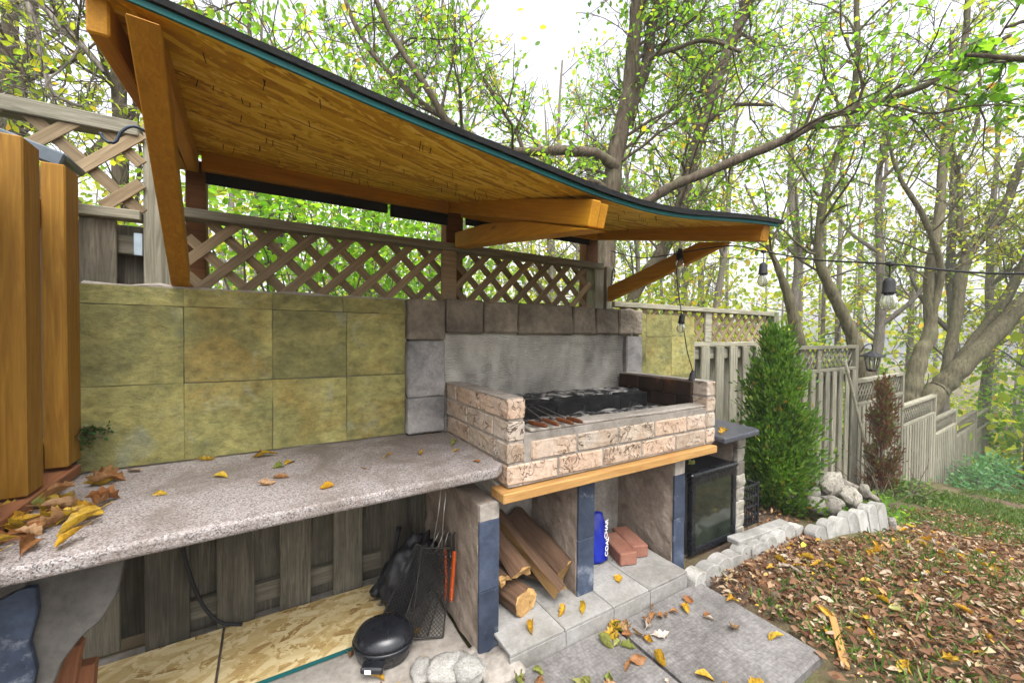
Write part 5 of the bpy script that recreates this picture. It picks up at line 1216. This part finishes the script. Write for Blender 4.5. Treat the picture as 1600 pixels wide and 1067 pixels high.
# grey metal lid behind the screen and an iron hook on the post
gm = thing('metal_cover', 'grey painted metal box cover showing above the cedar screen', 'metal cover', (-0.6, -0.1, 1.9))
put('panel', rough_box(0.40, 0.16, 0.026, 'greymetal', 0.0003, 2, 3, 3, 0.006), gm, TRS((-0.485, -0.01, 1.950), (0, rad(18), 0)))
put('rim', rough_box(0.40, 0.018, 0.05, 'greymetal', 0.0003, 2, 3, 3, 0.005), gm, TRS((-0.490, -0.099, 1.938), (0, rad(18), 0)))
tag(put('plant_hook', tube_mesh([(-0.235, 0.0, 2.03), (-0.228, 0, 2.012), (-0.209, 0, 2.0), (-0.192, 0, 2.012), (-0.181, 0, 2.044), (-0.151, 0.0, 2.076), (-0.12, 0.02, 2.078), (-0.095, 0.046, 2.065)], [0.0055]*8, 'bluemetal', 8, 36)), 'curled dark blue iron plant hook on the fence post beside the bracket', 'hook')

# ================================================================= string lights
sl = thing('string_light', 'black festoon cable with clear bulbs running from the canopy corner toward the house', 'string light', (2.24, -1.06, 1.69))
c1 = [(2.36, 0.02, 1.90), (2.33, -0.30, 1.80), (2.23, -0.878, 1.756), (2.243, -1.063, 1.700), (2.19, -1.28, 1.625), (2.079, -1.551, 1.557), (2.063, -1.835, 1.488), (2.0, -2.4, 1.45)]
put('cable', tube_mesh(c1, [0.0035]*len(c1), 'rubber', 6, 60), sl)
c2 = [(2.31, -0.55, 1.80), (2.294, -0.564, 1.70), (2.31, -0.56, 1.60), (2.36, -0.555, 1.43), (2.41, -0.56, 1.22), (2.462, -0.567, 1.06), (2.52, -0.45, 1.00)]
put('cable', tube_mesh(c2, [0.003]*len(c2), 'rubber', 6, 40), sl)
def bulb(p, drop, lean=(0, 0, 0), s=1.0):
    p = Vector(p); M = Matrix.Translation(p) @ TRS((0, 0, 0), lean)
    put('clip', box_mesh(0.022*s, 0.016*s, 0.014*s, 'rubber', 0.003), sl, M)
    put('pigtail', tube_mesh([M @ Vector((0, 0, -0.004)), M @ Vector((0.004, 0, -drop*0.5)), M @ Vector((0, 0, -drop))], [0.0025*s]*3, 'rubber', 6, 6), sl)
    sk = put('socket', lathe([(0.006*s, 0), (0.013*s, -0.006*s), (0.0165*s, -0.014*s), (0.0175*s, -0.046*s), (0.0195*s, -0.050*s), (0.0195*s, -0.054*s), (0.010*s, -0.055*s)], 'rubber', 16), sl, M @ Matrix.Translation((0, 0, -drop)))
    put('bulb', lathe([(0.012*s, -0.054*s), (0.019*s, -0.066*s), (0.0235*s, -0.084*s), (0.021*s, -0.100*s), (0.012*s, -0.110*s), (0.003*s, -0.113*s)], 'bulb', 18), sk, M @ Matrix.Translation((0, 0, -drop)))
    put('filament', tube_mesh([(0.004*s, 0, -0.058*s), (0.006*s, 0, -0.088*s), (-0.006*s, 0, -0.088*s), (-0.004*s, 0, -0.058*s)], [0.0007*s]*4, 'steel', 4, 8), sk, M @ Matrix.Translation((0, 0, -drop)))
bulb((2.243, -1.063, 1.700), 0.05); bulb((2.079, -1.551, 1.557), 0.045)
bulb((2.30, -0.58, 1.80), 0.0); bulb((2.365, -0.555, 1.425), -0.01, (0.0, 0.18, 0)); bulb((2.455, -0.57, 1.095), 0.0, (0, 0.25, 0))
# hook and lead on the fence post by the canopy brace
tag(put('cable_loop', tube_mesh([(2.40, 0.062, 1.62), (2.405, 0.055, 1.74), (2.415, 0.05, 1.78), (2.43, 0.05, 1.775), (2.432, 0.055, 1.74), (2.428, 0.06, 1.70)], [0.004]*6, 'rubber', 6, 24)), 'black cable loop hanging on the post at the foot of the right brace', 'cable')
# lantern on a hook
lt = thing('garden_lantern', 'small black lantern hanging from a hook on the fence post', 'lantern', (6.98, -0.03, 0.95))
put('hook', tube_mesh([(6.80, 0.03, 1.12), (6.84, 0.0, 1.20), (6.93, -0.03, 1.225), (6.98, -0.03, 1.19), (6.98, -0.03, 1.14)], [0.008]*5, 'black', 6, 20), lt)
LM = Matrix.Translation((6.98, -0.03, 0.90))
put('roof', lathe([(0.13, 0.155), (0.125, 0.17), (0.05, 0.215), (0.012, 0.24)], 'black', 12, False), lt, LM)
put('glass_body', lathe([(0.05, 0.0), (0.075, 0.14), (0.07, 0.152), (0.02, 0.154)], 'bulb', 6, False), lt, LM)
for a in range(6): put('bar', tube_mesh([LM @ Vector((0.053*math.cos(a*math.pi/3), 0.053*math.sin(a*math.pi/3), 0)), LM @ Vector((0.079*math.cos(a*math.pi/3), 0.079*math.sin(a*math.pi/3), 0.155))], [0.006]*2, 'black', 4), lt)
put('base', lathe([(0.03, -0.035), (0.055, -0.02), (0.06, 0.0), (0.02, 0.002)], 'black', 12), lt, LM)
# shovel leaning on the fence
sh = thing('shovel', 'old shovel with wooden shaft leaning on the fence beside the thin thuja', 'shovel', (6.86, -0.17, -0.78))
put('shaft', tube_mesh([(6.24, 0.0, 1.02), (6.55, -0.05, 0.30), (6.76, -0.10, -0.26)], [0.017, 0.017, 0.017], 'fence', 8, 10), sh)
put('blade', rough_box(0.20, 0.014, 0.44, 'greymetal', 0.006, 9, 5, 9, 0.004), sh, TRS((6.85, -0.14, -0.50), (rad(10), rad(-20), rad(-15))))

# ================================================================= bed edging, plank, rocks
def scallop(w_, d_, h_, seed):
    V = []; F = []; k = 9
    prof = [(-w_/2, 0)] + [(w_/2*math.cos(a), h_-w_/2*0.55+w_/2*0.55*math.sin(a)) for a in np.linspace(math.pi, 0, k)] + [(w_/2, 0)]
    me = prism(prof, d_, 'edging'); return me
SC = [scallop(0.118+0.008*i, 0.075, 0.135+0.008*i, i) for i in range(3)]
for i in range(10):
    u = i/9; x = 2.215+u*1.06; y = -0.765-0.010*math.sin(i*1.3)
    if i >= 5: y = -0.775
    tag(put('edging_stone', SC[i % 3], None, TRS((x, y, -0.062+rnd.uniform(-0.012, 0.012)), (rad(rnd.uniform(-8, 2)), rad(rnd.uniform(-5, 5)), rad(rnd.uniform(-9, 9))))), 'round-topped concrete edging stone in the row before the fridge and crate', 'edging stone', 'edging stones before the fridge')
SB = [scallop(0.135, 0.07, 0.20, 4), scallop(0.145, 0.07, 0.21, 5)]
for i in range(7):
    x = 3.36+i*0.137
    tag(put('edging_stone', SB[i % 2], None, TRS((x, -0.885-0.010*i, -0.125), (rad(-9), rad(rnd.uniform(-3, 3)), rad(-3+rnd.uniform(-3, 3))))), 'tall scalloped concrete edging stone holding the rock pile', 'edging stone', 'edging stones before the rocks')
tag(put('edging_plank', rough_box(0.56, 0.075, 0.035, 'edging', 0.003, 6, 7, 12, 0.006), None, TRS((2.94, -0.725, 0.078), (0, rad(1), rad(-3)))), 'pale weathered plank lying on the edging stones behind the crate', 'plank')
rk = [(3.74, -0.70, .085), (3.88, -0.76, .075), (4.02, -0.70, .10), (4.12, -0.80, .085), (4.28, -0.66, .08), (4.18, -0.58, .075), (4.03, -0.54, .085), (3.86, -0.60, .08), (4.32, -0.80, .06), (3.96, -0.64, .075), (4.12, -0.68, .07), (3.78, -0.80, .06), (4.40, -0.95, .06), (3.70, -0.56, .07)]
rk += [(3.80, -0.66, .055), (3.93, -0.70, .06), (4.06, -0.78, .055), (4.20, -0.70, .055), (3.95, -0.82, .05), (4.22, -0.84, .05), (4.10, -0.60, .06)]
RK = [rock_mesh(400+i, 'stone', 3, 0.20, 1.5, 0.85) for i in range(4)]
for i, (x, y, r) in enumerate(rk):
    h = 0.15 if i in (2, 9, 10, 6) else 0.17 if i in (15, 20) else 0.13 if i > 13 else 0.075
    tag(put('garden_rock', RK[i % 4], None, TRS((x, y, h if i != 12 else float(gz(x, y))+0.03), (i*0.7, i*0.4, i*1.3), (r*1.05, r*0.85, r*0.75))), 'rounded pale rock in the pile beside the thuja', 'rock', 'rocks piled beside the thuja')
tag(put('driftwood', tube_mesh([(4.22, -0.50, 0.16), (4.26, -0.64, 0.15), (4.30, -0.84, 0.08), (4.31, -0.90, 0.05)], [0.030, 0.027, 0.025, 0.018], 'pale_hazed_bark', 9, 14)), 'short grey driftwood stick resting on the rock pile', 'stick')
tag(put('broken_stake', rough_box(0.30, 0.028, 0.014, 'ledge', 0.001, 3, 4, 9, 0.002), None, TRS((2.36, -1.34, 0.022), (0, rad(-3), rad(28)))), 'broken pale wooden stake lying by the free slab corner', 'stake')

# ================================================================= fallen leaves that can be counted
def leaf_variant(seed, mat, w_=0.8, lobed=False):
    rng = np.random.RandomState(seed); n = 12; V = []; F = []
    cu = rng.uniform(-1.2, 1.2); tw = rng.uniform(-1.3, 1.3); curl = rng.uniform(0.1, 1.9); skew = rng.uniform(-0.12, 0.12)
    cols = (-1, -0.66, -0.33, 0, 0.33, 0.66, 1)
    for i in range(n):
        if i < 3: u = -0.32+0.14*i; hw = 0.014
        else:
            u = (i-3)/(n-4); hw = w_*0.5*math.sin(math.pi*min(1, u*0.93+0.05))**0.75*(1-0.3*u)
            if lobed: hw *= (0.45, 0.8, 1.35, 0.75, 1.25, 0.7, 1.0, 0.6, 0.3)[i-3]
        hl, hr = hw*rng.uniform(0.82, 1.12), hw*rng.uniform(0.82, 1.12)
        for j in cols:
            q = j*(hr if j > 0 else hl); a = tw*u*1.1; zc = curl*0.9*abs(j)**1.5*abs(q)
            y, z = q*(1-0.35*curl*abs(j)*0.6), zc + rng.normal(0, 0.014)*(i >= 3)
            y, z = y*math.cos(a)-z*math.sin(a), y*math.sin(a)+z*math.cos(a)
            V.append((u-0.5, y+skew*math.sin(u*3), z+cu*0.20*math.sin(max(u, 0)*2.6)))
    k = len(cols)
    for i in range(n-1):
        for j in range(k-1): a = i*k+j; F.append((a, a+k, a+k+1, a+1))
    V = np.array(V); V[:, 2] -= V[:, 2].min()
    return mesh_from(V, F, mat, True)
LV = {}
for m_ in ('fall_yellow', 'fall_brown', 'fall_green', 'fall_pale'): LV[m_] = [leaf_variant(500+i+31*len(LV), m_, 0.55+0.11*(i % 3), i % 2 == 1) for i in range(10)]
WORD = {'fall_yellow': 'yellow', 'fall_brown': 'curled brown', 'fall_green': 'pale green', 'fall_pale': 'bleached'}
def leaf(x, y, z, s, mat, where, grp, tilt=0.18):
    M = TRS((x, y, z), (rnd.uniform(-tilt, tilt), rnd.uniform(-tilt, tilt), rnd.uniform(0, 6.28)), (s, s, s))
    tag(put('fallen_leaf', rnd.choice(LV[mat]), None, M), f'{WORD[mat]} fallen leaf {where}', 'leaf', f'{WORD[mat]} leaves {grp}')
def pick(wy, wb, wg, wp=0): return rnd.choices(('fall_yellow', 'fall_brown', 'fall_green', 'fall_pale'), (wy, wb, wg, wp))[0]
for x, y, s in ((-0.196,-0.185,.07),(-0.142,-0.069,.06),(0.14,-0.299,.055),(0.279,-0.101,.09),(0.287,-0.46,.055),(0.329,-0.414,.05),(0.317,-0.289,.045),(-0.004,-0.401,.04),(0.454,-0.602,.04),(0.716,-0.348,.05),(0.841,-0.387,.05),(1.014,-0.594,.04),(1.03,-0.316,.05),(0.25,-0.07,.05),(0.60,-0.46,.03),(0.08,-0.05,.06),(1.0,-0.42,.04),(0.36,-0.25,.05)):
    leaf(x, y, 0.7885, s, pick(5, 4, 1), 'on the granite countertop', 'on the granite countertop')
for _ in range(42):
    x = -0.25+rnd.gauss(0, 0.075); y = -0.50+rnd.gauss(0, 0.13)
    if x < -0.2 and y < -0.72: y = -0.66
    leaf(x, max(-0.73, y), 0.7885+rnd.uniform(0, 0.016), rnd.uniform(.055, .10), pick(5, 5, 0.6), 'heaped on the counter end below the cedar screen', 'heaped on the counter end', 0.45)
for x, y in ((1.375, -0.70), (1.77, -0.66), (1.47, -0.72), (1.21, -0.72), (2.09, -0.40)):
    leaf(x, y, 0.1015, rnd.uniform(.05, .08), pick(5, 2, 0), 'on the pale platform tiles', 'on the platform tiles')
for x, y in ((2.70, -0.62), (2.62, -0.66), (2.78, -0.45)): leaf(x, y, 0.7245, 0.06, pick(4, 2, 0), 'on the dark grey side counter', 'on the side counter')
leaf(2.56, -0.50, 0.5005, 0.06, 'fall_green', 'on top of the small fridge', 'on the fridge')
for _ in range(58):
    x = rnd.uniform(1.05, 2.22); y = rnd.uniform(-1.32, -0.80)
    if rnd.random() < 0.45: y = -0.80-abs(rnd.gauss(0, 0.07))
    if rnd.random() < 0.2: x = 1.60+rnd.gauss(0, 0.06)
    leaf(x, y, 0.0275, rnd.uniform(.035, .075), pick(4, 5, 1.2, 0.8), 'on the concrete stepping slabs', 'on the concrete slabs', 0.35)
for _ in range(16): leaf(rnd.uniform(0.15, 0.98), rnd.uniform(-0.68, -0.36), 0.006, rnd.uniform(.04, .07), pick(5, 3, 0.3), 'on the concrete floor below the counter', 'on the floor below the counter', 0.3)
for _ in range(190):
    x = 2.3+rnd.gammavariate(1.7, 0.75); y = -0.85-rnd.gammavariate(1.6, 0.45)
    if x < 2.3 or (x < 4.3 and y > -1.0 and x > 3.3): y -= 0.25
    leaf(x, y, float(gz(x, y))+0.016+rnd.uniform(0, 0.014), rnd.uniform(.03, .068), pick(6, 3, 2, 2.2), 'lying on the leaf litter of the lawn', 'on the lawn', 0.4)

# dead sprig caught in the corner between slate wall and screen
sp = thing('dry_sprig', 'small dead blackish sprig in the corner of the slate wall by the cedar screen', 'sprig', (-0.275, -0.03, 0.92))
rngs = np.random.RandomState(3); A_ = Acc(); P_ = []; D_ = []
for _ in range(16):
    p = wander(rngs, np.array((-0.285, -0.02, 0.955)), np.array((rngs.uniform(0.1, 1.0), -0.15, rngs.uniform(-1.1, 0.4))), rngs.uniform(0.04, 0.10), 5, 0.3)
    A_.tube(p, np.linspace(0.002, 0.001, 5), 4)
    for q in p[1:]:
        for _ in range(3): P_.append(q+rngs.normal(0, 0.004, 3)); D_.append(rngs.normal(size=3))
put('twigs', A_.mesh('logbark'), sp)
put('dead_leaves', leaf_mesh(np.array(P_), np.array(D_), rngs.normal(size=(len(P_), 3)), rngs.uniform(0.008, 0.018, len(P_)), np.zeros(len(P_)), 'dleaf'), sp)
